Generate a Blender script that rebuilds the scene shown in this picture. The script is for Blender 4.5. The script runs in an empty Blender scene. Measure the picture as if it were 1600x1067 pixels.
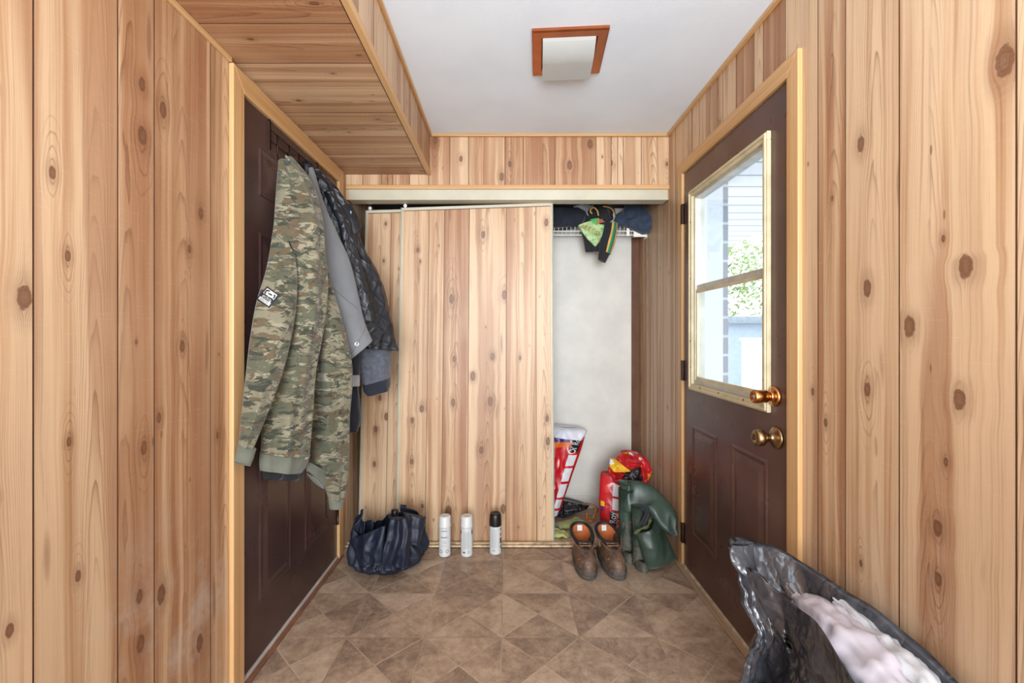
import bpy, math, random
from mathutils import Vector, Matrix, noise as mnoise
random.seed(7)
scene = bpy.context.scene
COL = scene.collection
CZ = 1.18; F = 711.1; VX = 791.0; VY = 523.0
def W(px, py, d):
    return Vector(((px-VX)*d/F, d, CZ-(py-VY)*d/F))
XL, XR = -0.89, 0.904
ZC = 2.294; YB = 2.53; YC = 3.10; YR = -1.30

# ------------------------------------------------------------------ node helper
def srgb(h):
    if isinstance(h, str):
        h = tuple(int(h[i:i+2], 16) for i in (0, 2, 4))
    out = []
    for v in h[:3]:
        v /= 255.0
        out.append(v/12.92 if v <= 0.04045 else ((v+0.055)/1.055)**2.4)
    return (*out, 1.0)

class S:
    def __init__(s, nt, sock): s.nt = nt; s.k = sock
    def _m(s, op, *a): return M(s.nt, op, s, *a)
    def __add__(s, o): return s._m('ADD', o)
    def __radd__(s, o): return s._m('ADD', o)
    def __sub__(s, o): return s._m('SUBTRACT', o)
    def __rsub__(s, o): return M(s.nt, 'SUBTRACT', o, s)
    def __mul__(s, o): return s._m('MULTIPLY', o)
    def __rmul__(s, o): return s._m('MULTIPLY', o)
    def __truediv__(s, o): return s._m('DIVIDE', o)
    def __rtruediv__(s, o): return M(s.nt, 'DIVIDE', o, s)

def put(nt, sock, v):
    if isinstance(v, S): nt.links.new(v.k, sock)
    else: sock.default_value = v
def M(nt, op, *a):
    n = nt.nodes.new('ShaderNodeMath'); n.operation = op
    for i, v in enumerate(a): put(nt, n.inputs[i], v)
    return S(nt, n.outputs[0])
def smooth(nt, x, a, b):
    n = nt.nodes.new('ShaderNodeMapRange'); n.interpolation_type = 'SMOOTHSTEP'
    put(nt, n.inputs[0], x); n.inputs[1].default_value = a; n.inputs[2].default_value = b
    return S(nt, n.outputs[0])
def comb(nt, x, y, z):
    n = nt.nodes.new('ShaderNodeCombineXYZ')
    for i, v in enumerate((x, y, z)): put(nt, n.inputs[i], v)
    return S(nt, n.outputs[0])
def sep(nt, v):
    n = nt.nodes.new('ShaderNodeSeparateXYZ'); put(nt, n.inputs[0], v)
    return [S(nt, o) for o in n.outputs]
def attr(nt, name):
    n = nt.nodes.new('ShaderNodeAttribute'); n.attribute_name = name
    return S(nt, n.outputs['Vector'])
def tex_co(nt, which='Object'):
    n = nt.nodes.new('ShaderNodeTexCoord'); return S(nt, n.outputs[which])
def noise(nt, vec, scale=1.0, detail=2.0, rough=0.5, dist=0.0, out=0):
    n = nt.nodes.new('ShaderNodeTexNoise')
    put(nt, n.inputs['Vector'], vec); n.inputs['Scale'].default_value = scale
    n.inputs['Detail'].default_value = detail; n.inputs['Roughness'].default_value = rough
    n.inputs['Distortion'].default_value = dist
    return S(nt, n.outputs[out])
def voro(nt, vec, scale=1.0, out='Distance', feat='F1'):
    n = nt.nodes.new('ShaderNodeTexVoronoi'); n.feature = feat
    put(nt, n.inputs['Vector'], vec); n.inputs['Scale'].default_value = scale
    return S(nt, n.outputs[out])
def white(nt, vec):
    n = nt.nodes.new('ShaderNodeTexWhiteNoise'); put(nt, n.inputs['Vector'], vec)
    return S(nt, n.outputs['Value'])
def ramp(nt, x, stops, interp='LINEAR'):
    n = nt.nodes.new('ShaderNodeValToRGB'); put(nt, n.inputs[0], x)
    r = n.color_ramp; r.interpolation = interp
    while len(r.elements) < len(stops): r.elements.new(0.5)
    for e, (p, c) in zip(r.elements, stops):
        e.position = p; e.color = srgb(c)
    return S(nt, n.outputs[0])
def mix(nt, f, a, b, mode='MIX'):
    n = nt.nodes.new('ShaderNodeMix'); n.data_type = 'RGBA'; n.blend_type = mode
    put(nt, n.inputs[0], f)
    for sk, v in ((n.inputs[6], a), (n.inputs[7], b)):
        put(nt, sk, v if isinstance(v, S) else srgb(v))
    return S(nt, n.outputs[2])
def bump(nt, h, strength=0.3, dist=0.002):
    n = nt.nodes.new('ShaderNodeBump'); n.inputs['Strength'].default_value = strength
    n.inputs['Distance'].default_value = dist; put(nt, n.inputs['Height'], h)
    return S(nt, n.outputs[0])
def newmat(name, rough=0.5, metal=0.0, color='888888'):
    m = bpy.data.materials.new(name); m.use_nodes = True
    nt = m.node_tree; b = nt.nodes['Principled BSDF']
    b.inputs['Roughness'].default_value = rough; b.inputs['Metallic'].default_value = metal
    b.inputs['Base Color'].default_value = srgb(color)
    return m, nt, b
def simple(name, color, rough=0.5, metal=0.0, var=0.12, scale=8.0, bmp=0.0, bscale=60.0, coat=0.0, sheen=0.0):
    m, nt, b = newmat(name, rough, metal, color)
    co = tex_co(nt)
    if var > 0:
        n = noise(nt, co, scale, 4.0, 0.6)
        c = srgb(color)
        def sh(k): return tuple(int(255*max(0, min(1, v/255.0*k))) for v in [int(color[i:i+2], 16) for i in (0, 2, 4)])
        put(nt, b.inputs['Base Color'], ramp(nt, n, [(0.25, sh(1-var)), (0.75, sh(1+var))]))
    if bmp > 0:
        put(nt, b.inputs['Normal'], bump(nt, noise(nt, co, bscale, 4.0, 0.6), bmp, 0.003))
    if coat: b.inputs['Coat Weight'].default_value = coat
    if sheen: b.inputs['Sheen Weight'].default_value = sheen
    return m

# ------------------------------------------------------------------ wood
def wood_mat(name, pal, rough=0.42, knots=True, ringamt=1.0, fineamt=1.0, scuff=False):
    """pal: light, mid, warm, dark, knot"""
    m, nt, b = newmat(name, rough)
    u, v, seed = sep(nt, attr(nt, 'wuv'))
    r1, r2, r3 = sep(nt, attr(nt, 'pl'))
    if knots:
        dx, dy, R = sep(nt, attr(nt, 'kn'))
        dyq = dy*0.55
        d2 = dx*dx + dyq*dyq
        R = R*0.74
        R2 = R*R
        edgef = smooth(nt, sep(nt, attr(nt, 'ke'))[0], 1.0, .25)
        w = (R2*1.25)/(d2 + R2*0.28)
        g = M(nt, 'EXPONENT', (dy*dy)*(-90.0))*edgef
        u2 = u - dx*w*g
    else:
        u2 = u
    wv = noise(nt, comb(nt, u*6.0, v*1.6, seed*9.0), 1.0, 2.0)
    u3 = u2 + (wv-0.5)*0.022
    band = noise(nt, comb(nt, u3*26.0, v*0.45, seed*17.0), 1.0, 3.0, 0.55)
    mid = noise(nt, comb(nt, u3*110.0, v*0.9, seed*23.0), 1.0, 2.0, 0.6)
    fine = noise(nt, comb(nt, u3*520.0, v*5.0, seed*31.0), 1.0, 3.0, 0.7)
    # cathedral rings
    uc = u3 - r2
    t = v*(r3*7.0+3.0) + seed*5.0 + uc*uc*2600.0*(r1*0.8+0.5) + (noise(nt, comb(nt, u3*14.0, v*2.4, seed*3.0), 1.0, 3.0)-0.5)*3.4
    fr = M(nt, 'FRACT', t)
    ring = M(nt, 'POWER', fr, 5.0)*smooth(nt, fr, 1.0, 0.93)
    rmask = smooth(nt, noise(nt, comb(nt, u3*16.0, v*1.3, seed*41.0), 1.0, 1.0), 0.36, 0.62)
    light, midc, warm, dark, knotc = pal
    val = band*0.75 + mid*0.38 + r1*0.30 - 0.22
    col = ramp(nt, val, [(0.30, warm), (0.43, midc), (0.54, light), (0.68, light), (0.80, midc)])
    if knots:
        # heartwood streak per plank, warm pink
        heart = smooth(nt, noise(nt, comb(nt, u3*11.0, v*0.35, seed*13.0), 1.0, 1.0), 0.53, 0.62)
        col = mix(nt, heart*0.62, col, warm)
    col = mix(nt, ring*rmask*0.82*ringamt, col, dark)
    col = mix(nt, smooth(nt, fine, 0.50, 0.80)*0.34*fineamt, col, dark)
    col = mix(nt, smooth(nt, mid, 0.56, 0.76)*0.32*fineamt, col, dark)
    # large scale patina
    pat = noise(nt, comb(nt, u*3.0, v*2.2, seed), 1.0, 3.0)
    col = mix(nt, smooth(nt, pat, 0.48, 0.75)*0.22, col, light)
    if scuff:
        sc_ = smooth(nt, noise(nt, comb(nt, u*5.0, v*3.5, 2.0), 1.0, 6.0, .72), .47, .66)*smooth(nt, v, .85, .35)
        col = mix(nt, sc_*0.42, col, 'c4bbb0')
    h = fine*0.5 + mid*0.5
    if knots:
        d = M(nt, 'SQRT', d2)
        q = d/M(nt, 'MAXIMUM', R, 0.0005)
        nq = (noise(nt, comb(nt, dx*90.0, dy*90.0, seed), 1.0, 2.0)-0.5)*0.5
        q = q + nq
        kmask = smooth(nt, q, 1.0, 0.78)
        halo = smooth(nt, q, 3.2, 0.9)*edgef
        dyf = dy*0.24
        qf = M(nt, 'SQRT', dx*dx+dyf*dyf)/M(nt, 'MAXIMUM', R, 0.0005) + (noise(nt, comb(nt, u*40.0, v*14.0, seed), 1.0, 2.0)-0.5)*1.1
        lf_ = M(nt, 'FRACT', qf*1.15)
        loops = smooth(nt, lf_, .72, .95)*smooth(nt, lf_, 1.0, .96)*smooth(nt, qf, 4.6, 1.6)*smooth(nt, R, .0022, .0045)*edgef
        krings = M(nt, 'FRACT', q*3.2)
        kc = mix(nt, smooth(nt, krings, 0.3, 0.9)*0.5, knotc, '3f281b')
        kc = mix(nt, smooth(nt, q, 0.65, 0.2)*0.2, kc, '8d7359')
        col = mix(nt, halo*0.26, col, dark)
        col = mix(nt, loops*smooth(nt, noise(nt, comb(nt, u*2.0, v*1.1, seed*5.0), 1.0, 1.0), .42, .60)*0.5, col, dark)
        col = mix(nt, smooth(nt, q, 0.75, 0.95)*kmask*0.8, col, '5c3a24')
        col = mix(nt, kmask*0.85, col, kc)
        # pin knots
        vc = comb(nt, u*34.0, v*9.0, seed*3.0)
        vd = voro(nt, vc, 1.0)
        vr = sep(nt, voro(nt, vc, 1.0, 'Color'))[0]
        pin = smooth(nt, vd, 0.13, 0.07)*smooth(nt, vr, 0.90, 0.93)
        col = mix(nt, pin*0.7, col, '6b4a33')
        # resin flames, elongated darker flecks
        vc2 = comb(nt, u3*20.0, v*2.6, seed*7.0+4.0)
        vd2 = voro(nt, vc2, 1.0)
        vr2 = sep(nt, voro(nt, vc2, 1.0, 'Color'))[1]
        fl = smooth(nt, vd2, 0.22, 0.10)*smooth(nt, vr2, 0.84, 0.88)
        col = mix(nt, fl*0.5, col, knotc)
        # faint saw marks across
        saw = noise(nt, comb(nt, u*18.0+v*6.0, v*420.0, seed), 1.0, 1.0)
        col = mix(nt, smooth(nt, saw, 0.62, 0.8)*0.10, col, 'e8d6bd')
        h = h + saw*0.25
    put(nt, b.inputs['Base Color'], col)
    put(nt, b.inputs['Normal'], bump(nt, h, 0.12, 0.001))
    put(nt, b.inputs['Roughness'], fine*0.15 + (rough-0.05))
    return m

PAL = ('cdae8c', 'b58f6b', '996b4b', '63371f', '70452b')
M_wood = wood_mat('knotty_panelling', PAL)
M_woodw = wood_mat('scuffed_knotty_panelling', PAL, scuff=True)
M_oak = wood_mat('oak_trim', ('c9a171', 'bd9260', 'ad7f4b', '8e6134', '8a5a2a'), rough=0.38, knots=False, ringamt=0.35)
M_groove = simple('panel_groove', '5a3b26', 0.7, var=0.2)
M_rawwood = wood_mat('weathered_sill_wood', ('b49b80', '9a8069', '836a55', '5c4a3b', '4a3b30'), rough=0.7, knots=False)

# ------------------------------------------------------------------ mesh builder
WL = {}
class MB:
    def __init__(s):
        s.v = []; s.f = []; s.mi = []; s.at = []; s.sm = []
    def face(s, idx, mi=0, at=None, sm=False):
        s.f.append(tuple(idx)); s.mi.append(mi); s.at.append(at); s.sm.append(sm)
    def add(s, vs):
        b = len(s.v); s.v += [Vector(p) for p in vs]; return b
    def quad(s, ps, mi=0, at=None, sm=False):
        b = s.add(ps); s.face(range(b, b+len(ps)), mi, at, sm)
    def box(s, a, c, mi=0, mat=None):
        x0, y0, z0 = a; x1, y1, z1 = c
        x0, x1 = min(x0, x1), max(x0, x1); y0, y1 = min(y0, y1), max(y0, y1); z0, z1 = min(z0, z1), max(z0, z1)
        ps = [Vector(p) for p in ((x0,y0,z0),(x1,y0,z0),(x1,y1,z0),(x0,y1,z0),(x0,y0,z1),(x1,y0,z1),(x1,y1,z1),(x0,y1,z1))]
        if mat: ps = [mat @ p for p in ps]
        b = s.add(ps)
        for q in ((0,3,2,1),(4,5,6,7),(0,1,5,4),(1,2,6,5),(2,3,7,6),(3,0,4,7)):
            s.face([b+i for i in q], mi)
    def loft(s, rings, closed=True, caps=(True, True), mi=0, sm=True, uv=None):
        n = len(rings[0]); base = s.add([p for r in rings for p in r])
        for j in range(len(rings)-1):
            for i in range(n if closed else n-1):
                i2 = (i+1) % n
                ids = (base+j*n+i, base+j*n+i2, base+(j+1)*n+i2, base+(j+1)*n+i)
                at = None
                if uv: at = [uv(i, j), uv(i+1, j), uv(i+1, j+1), uv(i, j+1)]
                s.face(ids, mi, at, sm)
        for e, j in ((0, 0), (1, len(rings)-1)):
            if caps[e] and closed:
                c = sum((Vector(p) for p in rings[j]), Vector())/n
                k = s.add([c])
                for i in range(n):
                    a, b2 = base+j*n+i, base+j*n+(i+1) % n
                    s.face((a, k, b2) if e else (b2, k, a), mi, None, sm)
    def tube(s, path, r, n=8, mi=0, caps=True):
        path = [Vector(p) for p in path]; rings = []
        rr = r if isinstance(r, (list, tuple)) else [r]*len(path)
        up = None
        for i, p in enumerate(path):
            t = (path[min(i+1, len(path)-1)]-path[max(i-1, 0)]).normalized()
            if up is None:
                up = t.orthogonal().normalized()
            up = (up - t*up.dot(t))
            if up.length < 1e-6: up = t.orthogonal()
            up.normalize(); w = t.cross(up)
            rings.append([p + (up*math.cos(a)+w*math.sin(a))*rr[i] for a in [2*math.pi*k/n for k in range(n)]])
        s.loft(rings, True, (caps, caps), mi)
    def lathe(s, prof, c, axis='z', n=32, mi=0, mat=None, caps=(True, True)):
        rings = []
        for r, h in prof:
            ring = []
            for k in range(n):
                a = 2*math.pi*k/n
                if axis == 'z': p = Vector((r*math.cos(a), r*math.sin(a), h))
                elif axis == 'x': p = Vector((h, r*math.cos(a), r*math.sin(a)))
                else: p = Vector((r*math.cos(a), h, r*math.sin(a)))
                if mat: p = mat @ p
                ring.append(p+Vector(c))
            rings.append(ring)
        s.loft(rings, True, caps, mi)
    def build(s, name, mats, parent=None, grain=None, label=None, cat=None, group=None, kind=None, bevel=0, base=None, subsurf=0, smooth_angle=None):
        me = bpy.data.meshes.new(name)
        if parent is not None: org = WL[parent]
        elif base is not None: org = Vector(base)
        else:
            xs = [p.x for p in s.v]; ys = [p.y for p in s.v]; zs = [p.z for p in s.v]
            org = Vector(((min(xs)+max(xs))/2, (min(ys)+max(ys))/2, min(zs)))
        me.from_pydata([tuple(p-org) for p in s.v], [], s.f)
        if not isinstance(mats, (list, tuple)): mats = [mats]
        for mm in mats: me.materials.append(mm)
        me.polygons.foreach_set('material_index', s.mi)
        me.polygons.foreach_set('use_smooth', [bool(x) for x in s.sm])
        if grain:
            seed = random.random()*5
            ax = 'xyz'.index(grain); o1, o2 = [k for k in range(3) if k != ax]
            a = me.attributes.new('wuv', 'FLOAT_VECTOR', 'POINT'); b = me.attributes.new('pl', 'FLOAT_VECTOR', 'POINT'); a = me.attributes['wuv']; b = me.attributes['pl']
            for i, p in enumerate(s.v):
                a.data[i].vector = (p[o1]+p[o2], p[ax], seed); b.data[i].vector = (0.5, 3.0, 0.3)
        elif any(x is not None for x in s.at):
            keys = ['wuv', 'kn', 'pl', 'ke']
            [me.attributes.new(k, 'FLOAT_VECTOR', 'CORNER') for k in keys]; ars = [me.attributes[k] for k in keys]
            li = 0
            for fi, f in enumerate(s.f):
                at = s.at[fi]
                for ci in range(len(f)):
                    if at is not None:
                        vals = at[ci]
                        for a, vv in zip(ars, vals): a.data[li].vector = vv
                    li += 1
        me.validate(); me.update()
        o = bpy.data.objects.new(name, me); COL.objects.link(o)
        if parent is not None:
            o.parent = parent; WL[o] = WL[parent]
        else:
            o.location = org; WL[o] = org
        if bevel:
            bm = o.modifiers.new('bevel', 'BEVEL'); bm.width = bevel; bm.segments = 2; bm.limit_method = 'ANGLE'
        if subsurf:
            sb = o.modifiers.new('sub', 'SUBSURF'); sb.levels = subsurf; sb.render_levels = subsurf
        if label: o['label'] = label
        if cat: o['category'] = cat
        if group: o['group'] = group
        if kind: o['kind'] = kind
        return o

def thing(name, loc, label, cat, group=None, kind=None):
    o = bpy.data.objects.new(name, None); COL.objects.link(o)
    o.location = loc; WL[o] = Vector(loc); o.empty_display_size = 0.1
    o['label'] = label; 
    if cat: o['category'] = cat
    if group: o['group'] = group
    if kind: o['kind'] = kind
    return o

def text(name, body, size, mtx, mat, parent, extrude=0.0006, squeeze=1.0):
    cu = bpy.data.curves.new(name, 'FONT'); cu.body = body; cu.size = size; cu.extrude = extrude
    cu.align_x = 'CENTER'; cu.align_y = 'CENTER'
    t = bpy.data.objects.new(name, cu); COL.objects.link(t)
    bpy.context.view_layer.update()
    dg = bpy.context.evaluated_depsgraph_get()
    me = bpy.data.meshes.new_from_object(t.evaluated_get(dg))
    bpy.data.objects.remove(t)
    me.transform(Matrix.Diagonal((squeeze, 1, 1, 1))); me.transform(mtx)
    me.transform(Matrix.Translation(-WL[parent]))
    me.materials.clear(); me.materials.append(mat)
    o = bpy.data.objects.new(name, me); COL.objects.link(o); o.parent = parent; WL[o] = WL[parent]
    return o
def frame_mtx(o, x, y):
    x = Vector(x).normalized(); y = Vector(y); y = (y-x*y.dot(x)).normalized(); z = x.cross(y)
    m = Matrix(((x.x, y.x, z.x, o[0]), (x.y, y.y, z.y, o[1]), (x.z, y.z, z.z, o[2]), (0, 0, 0, 1)))
    return m

# ------------------------------------------------------------------ panelled walls
def panel_wall(mb, org, U, V, N, grooves, urange, vrange, holes=(), knots=(), seed=1, thick=0.06, gw=0.0036, kdens=0.42, kscale=1.0, groove_mi=1):
    """planks between grooves; u along U, v along V (grain), N outward normal"""
    rnd = random.Random(seed)
    org = Vector(org); U = Vector(U); V = Vector(V); N = Vector(N)
    P = lambda u, v, n=0.0: org + U*u + V*v + N*n
    flip = U.cross(V).dot(N) < 0
    gs = sorted(g for g in grooves if urange[0] < g < urange[1])
    edges = [urange[0]] + gs + [urange[1]]
    for k in range(len(edges)-1):
        a, b = edges[k], edges[k+1]
        pa = a + (gw/2 if k > 0 else 0); pb = b - (gw/2 if k < len(edges)-2 else 0)
        w = b-a
        tone = rnd.random(); sd = rnd.random()*40; cath = (a+b)/2 + rnd.uniform(-.25, .25)*w; r3 = rnd.random()
        ks = []
        for q_ in sorted([(u, v, r) for (u, v, r) in knots if a <= u < b and vrange[0]-.1 < v < vrange[1]+.1], key=lambda q: -q[2]):
            if all(abs(q_[1]-o[1]) > .045 for o in ks): ks.append(q_)
        vv = vrange[0] - rnd.uniform(0, kdens)
        dens = kdens*rnd.uniform(1.0, 2.6)
        while vv < vrange[1]+.2:
            vv += dens*rnd.uniform(.5, 1.6)
            if all(abs(vv-q[1]) > .16 for q in ks):
                ks.append((a+w*rnd.uniform(.2, .8), vv, kscale*min(w*.16, rnd.choice((.003, .003, .004, .005, .006, .008, .011)))))
        ks.sort(key=lambda q: q[1])
        if not ks: ks = [(a, vrange[0]-3, .001)]
        # sub columns through holes
        cuts = sorted({pa, pb} | {h[i] for h in holes for i in (0, 1) if pa < h[i] < pb})
        for ca, cb in zip(cuts[:-1], cuts[1:]):
            um = (ca+cb)/2
            ivs = [(vrange[0], vrange[1])]
            for h in holes:
                if h[0] < um < h[1]:
                    nv = []
                    for (s0, s1) in ivs:
                        if h[2] > s0: nv.append((s0, min(s1, h[2])))
                        if h[3] < s1: nv.append((max(s0, h[3]), s1))
                    ivs = [q for q in nv if q[1]-q[0] > 1e-4]
            for (s0, s1) in ivs:
                bounds = [s0] + [m for m in [(ks[i][1]+ks[i+1][1])/2 for i in range(len(ks)-1)] if s0+.001 < m < s1-.001] + [s1]
                bounds = sorted(bounds + [q[1] for q in ks if s0+.001 < q[1] < s1-.001])
                for t0, t1 in zip(bounds[:-1], bounds[1:]):
                    tm = (t0+t1)/2
                    kk = min(ks, key=lambda q: abs(q[1]-tm)) if len(ks) > 1 else ks[0]
                    # exact owner
                    hh = 1.0
                    for i, q in enumerate(ks):
                        lo = (ks[i-1][1]+q[1])/2 if i > 0 else -99
                        hi = (ks[i+1][1]+q[1])/2 if i < len(ks)-1 else 99
                        if lo <= tm <= hi: kk = q; hh = (hi-q[1]) if tm > q[1] else (q[1]-lo)
                    pts = [(ca, t0), (cb, t0), (cb, t1), (ca, t1)]
                    at = [((u, v, sd), (u-kk[0], v-kk[1], kk[2]), (tone, cath, r3), (abs(v-kk[1])/hh, 0, 0)) for u, v in pts]
                    ps = [P(u, v) for u, v in pts]
                    if flip: ps = ps[::-1]; at = at[::-1]
                    mb.quad(ps, 0, at)
                # sides + back
                for (q0, q1) in (((ca, s0), (cb, s0)), ((cb, s0), (cb, s1)), ((cb, s1), (ca, s1)), ((ca, s1), (ca, s0))):
                    mb.quad([P(*q0), P(*q0, -thick), P(*q1, -thick), P(*q1)], groove_mi)
                mb.quad([P(ca, s0, -thick), P(ca, s1, -thick), P(cb, s1, -thick), P(cb, s0, -thick)], groove_mi)
        # groove floor
        if k < len(edges)-2:
            ivs = [(vrange[0], vrange[1])]
            for h in holes:
                if h[0] < b < h[1]:
                    nv = []
                    for (s0, s1) in ivs:
                        if h[2] > s0: nv.append((s0, min(s1, h[2])))
                        if h[3] < s1: nv.append((max(s0, h[3]), s1))
                    ivs = [q for q in nv if q[1]-q[0] > 1e-4]
            for s0, s1 in ivs:
                g = gw/2+.0002
                ps = [P(b-g, s0, -.0022), P(b+g, s0, -.0022), P(b+g, s1, -.0022), P(b-g, s1, -.0022)]
                mb.quad(ps[::-1] if flip else ps, groove_mi)

DR = (1.444, 2.304, 0.0, 1.995)   # right door opening y0,y1,z0,z1
DL = (1.521, 2.388, 0.0, 1.985)   # left door
def kR(px, py, r):
    d = F*XR/(px-VX); return (d, CZ-(py-VY)*d/F, r*d/F)
def kL(px, py, r):
    d = -F*XL/(VX-px); return (d, CZ-(py-VY)*d/F, r*d/F)

# right wall
rg = [F*XR/(p-VX) for p in (1278, 1321, 1405, 1588)] + [.70, .56, .40, .33, .12, -.05, -.25, -.4, -.62, -.85, -1.05]
rg += [1.444+.03, 1.60, 1.66, 1.79, 1.90, 2.02, 2.13, 2.22, 2.43, 2.62, 2.72, 2.80, 2.86, 2.94, 3.02]
kr = [kR(*k) for k in ((1509,416,16),(1421,510,14),(1499,624,14),(1553,628,6),(1465,825,11),(1570,95,20),(1345,225,10),(1355,450,11),(1355,608,9),(1474,373,5),(1410,188,6),(1300,310,4),(1290,660,6),(1270,612,5),(1345,880,5),(1466,905,9),(1478,722,6))]
mb = MB(); panel_wall(mb, (XR, 0, 0), (0,1,0), (0,0,1), (-1,0,0), rg, (YR, YC+.05), (0, ZC), [DR], kr, 11, kdens=.6)
mb.build('wall_right', [M_woodw, M_groove], kind='structure', label='knotty wood panelled wall with the half glazed door')
# left wall
lg = [-F*XL/(VX-p) for p in (52, 184, 241, 329)] + [.70, .60, .42, .30, .1, -.1, -.22, -.45, -.7, -.9]
lg += [1.55, 1.66, 1.8, 1.95, 2.05, 2.2, 2.3, 2.47, 2.60, 2.75, 2.9]
kl = [kL(*k) for k in ((222,132,9),(223,212,12),(255,172,10),(120,312,7),(82,270,8),(106,400,7),(314,333,8),(296,389,6),(285,541,8),(225,700,9),(248,653,7),(218,932,9),(220,1005,11),(252,928,12),(312,1004,11),(15,985,9),(38,465,16),(340,680,5),(108,690,6),(122,900,7),(75,672,5))]
mb = MB(); panel_wall(mb, (XL, 0, 0), (0,1,0), (0,0,1), (1,0,0), lg, (YR, YC+.05), (0, ZC), [DL], kl, 23, kdens=.55)
mb.build('wall_left', [M_woodw, M_groove], kind='structure', label='knotty wood panelled wall with the dark closed door')
# header over closet
hg = [(p-VX)*YB/F for p in (567,596,606,614,640,670,703,732,789,817.5,867,931,955,965,974,1002)]
hk = [((p-VX)*YB/F, CZ-(q-VY)*YB/F, r*YB/F) for p, q, r in ((680,220,5),(720,248,4),(797,256,4),(922,225,6),(890,258,6),(784,276,5),(955,255,4),(1042,256,3))]
mb = MB(); panel_wall(mb, (0, YB, 0), (1,0,0), (0,0,1), (0,-1,0), hg, (XL, XR), (1.93, ZC), [], hk, 5, thick=.05, kdens=.3)
mb.build('wall_back', [M_wood, M_groove], kind='structure', label='strip of knotty panelling above the closet opening')
# closet back wall, painted white, and rough strip at its right end
M_paint = simple('scuffed_white_paint', 'ccc9c1', 0.5, var=0.05, scale=5)
nt = M_paint.node_tree; bb = nt.nodes['Principled BSDF']
co = tex_co(nt); base_l = S(nt, bb.inputs['Base Color'].links[0].from_socket)
sp = noise(nt, co, 38, 3.0, .7); sp2 = noise(nt, co, 7, 2.0)
put(nt, bb.inputs['Base Color'], mix(nt, smooth(nt, sp, .70, .76)*smooth(nt, sp2, .5, .6)*.8, base_l, '8f8168'))
mb = MB(); mb.box((XL, YC, 0), (0.852, YC+.05, 2.2)); mb.box((0.852, YC+.004, 0), (XR, YC+.05, 2.2), 1)
mb.build('wall_closet', [M_paint, M_groove], kind='structure', label='scuffed white painted back of the closet', base=(0, YC, 0))
mb = MB(); mb.box((XL, YC-.008, 0), (0.86, YC, .086)); mb.build('baseboard_closet', M_paint, kind='structure', bevel=.002)
mb = MB(); mb.box((XL-.01, YB+.05, 2.032), (XR+.01, YC+.01, 2.08)); mb.build('ceiling_closet', simple('shade_darkened_boards', '1d1512', .8), kind='structure')  # dark brown boards, colour deepened further to stand in for closet shade
# ceiling
M_ceil, nt, b = newmat('ceiling_paint', 0.75, 0, 'dfe2e6')
co = tex_co(nt)
n1 = noise(nt, co, 120, 4, .7); n2 = noise(nt, co, 3, 3)
put(nt, b.inputs['Base Color'], mix(nt, smooth(nt, n2, .4, .7), 'dfe8f1', 'd9e2ec'))
put(nt, b.inputs['Normal'], bump(nt, n1, .25, .002))
XS = -0.4235; ZS = 2.07
mb = MB(); mb.box((XS, YR, ZC), (XR+.01, YB+.05, ZC+.06)); mb.box((XL-.01, YR, ZC), (XS, YB+.05, ZC+.06))
mb.build('ceiling', M_ceil, kind='structure')
# soffit (bulkhead)
sg = [F*(ZS-CZ)/(VY-y) for y in (37,99,128,176,196,213,242,258)] + [1.16,1.0,.9,.72,.5,.3,.1,-.1,-.35,-.6,-.9]
mb = MB()
sk = [(1.37, .12, .008), (1.55, .3, .006), (1.73, .10, .009), (1.88, .36, .007), (2.0,.2,.006), (1.45,.42,.007)]
panel_wall(mb, (XL, 0, ZS), (0,1,0), (1,0,0), (0,0,-1), sg, (YR, YB), (0, XS-XL), [], sk, 31, thick=.02, kdens=.2)
fg = [F*(-XS)/(VX-p) for p in (584,605,617,631,641,653)] + [1.3,1.2,1.06,.9,.7,.5,.35,.1,-.2,-.5,-.8]
panel_wall(mb, (XS, 0, 0), (0,1,0), (0,0,1), (1,0,0), fg, (YR, YB), (ZS, ZC), [], [], 37, thick=.02, kdens=.4)
mb.build('ceiling_bulkhead', [M_wood, M_groove], kind='structure', label='boxed panelled bulkhead under the ceiling on the left')
# rear wall with wide opening
mb = MB(); mb.box((XL-.06, YR-.06, 0), (-.78, YR, ZC)); mb.box((.78, YR-.06, 0), (XR+.06, YR, ZC)); mb.box((-.78, YR-.06, 2.12), (.78, YR, ZC))
mb.build('wall_rear', M_paint, kind='structure')

# ------------------------------------------------------------------ trims
def trim(name, a, c, g, parent=None, mat=None, bev=.003, **kw):
    mb = MB(); mb.box(a, c); return mb.build(name, mat or M_oak, grain=g, kind='structure', bevel=bev, **kw)
q = .016
trim('trim_1', (XS, YB-q, ZC-q), (XR, YB, ZC), 'x')                       # back / ceiling
trim('trim_2', (XR-q, YR, ZC-q), (XR, YB-q, ZC), 'y')                      # right / ceiling
trim('trim_3', (XS, YR, ZC-q), (XS+q*.8, YB-q, ZC), 'y')                     # bulkhead / ceiling
trim('trim_4', (XS-.016, YR, ZS-.006), (XS+.006, YB, ZS+.02), 'y')                # bulkhead lower corner
trim('trim_5', (XL, YR, ZS-.016), (XL+.012, DL[0]-.06, ZS), 'y')         # bulkhead / left wall, stops at casing
trim('trim_6', (XL, YB-.014, 1.986), (XR, YB, 2.010), 'x')                   # over the closet track
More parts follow.
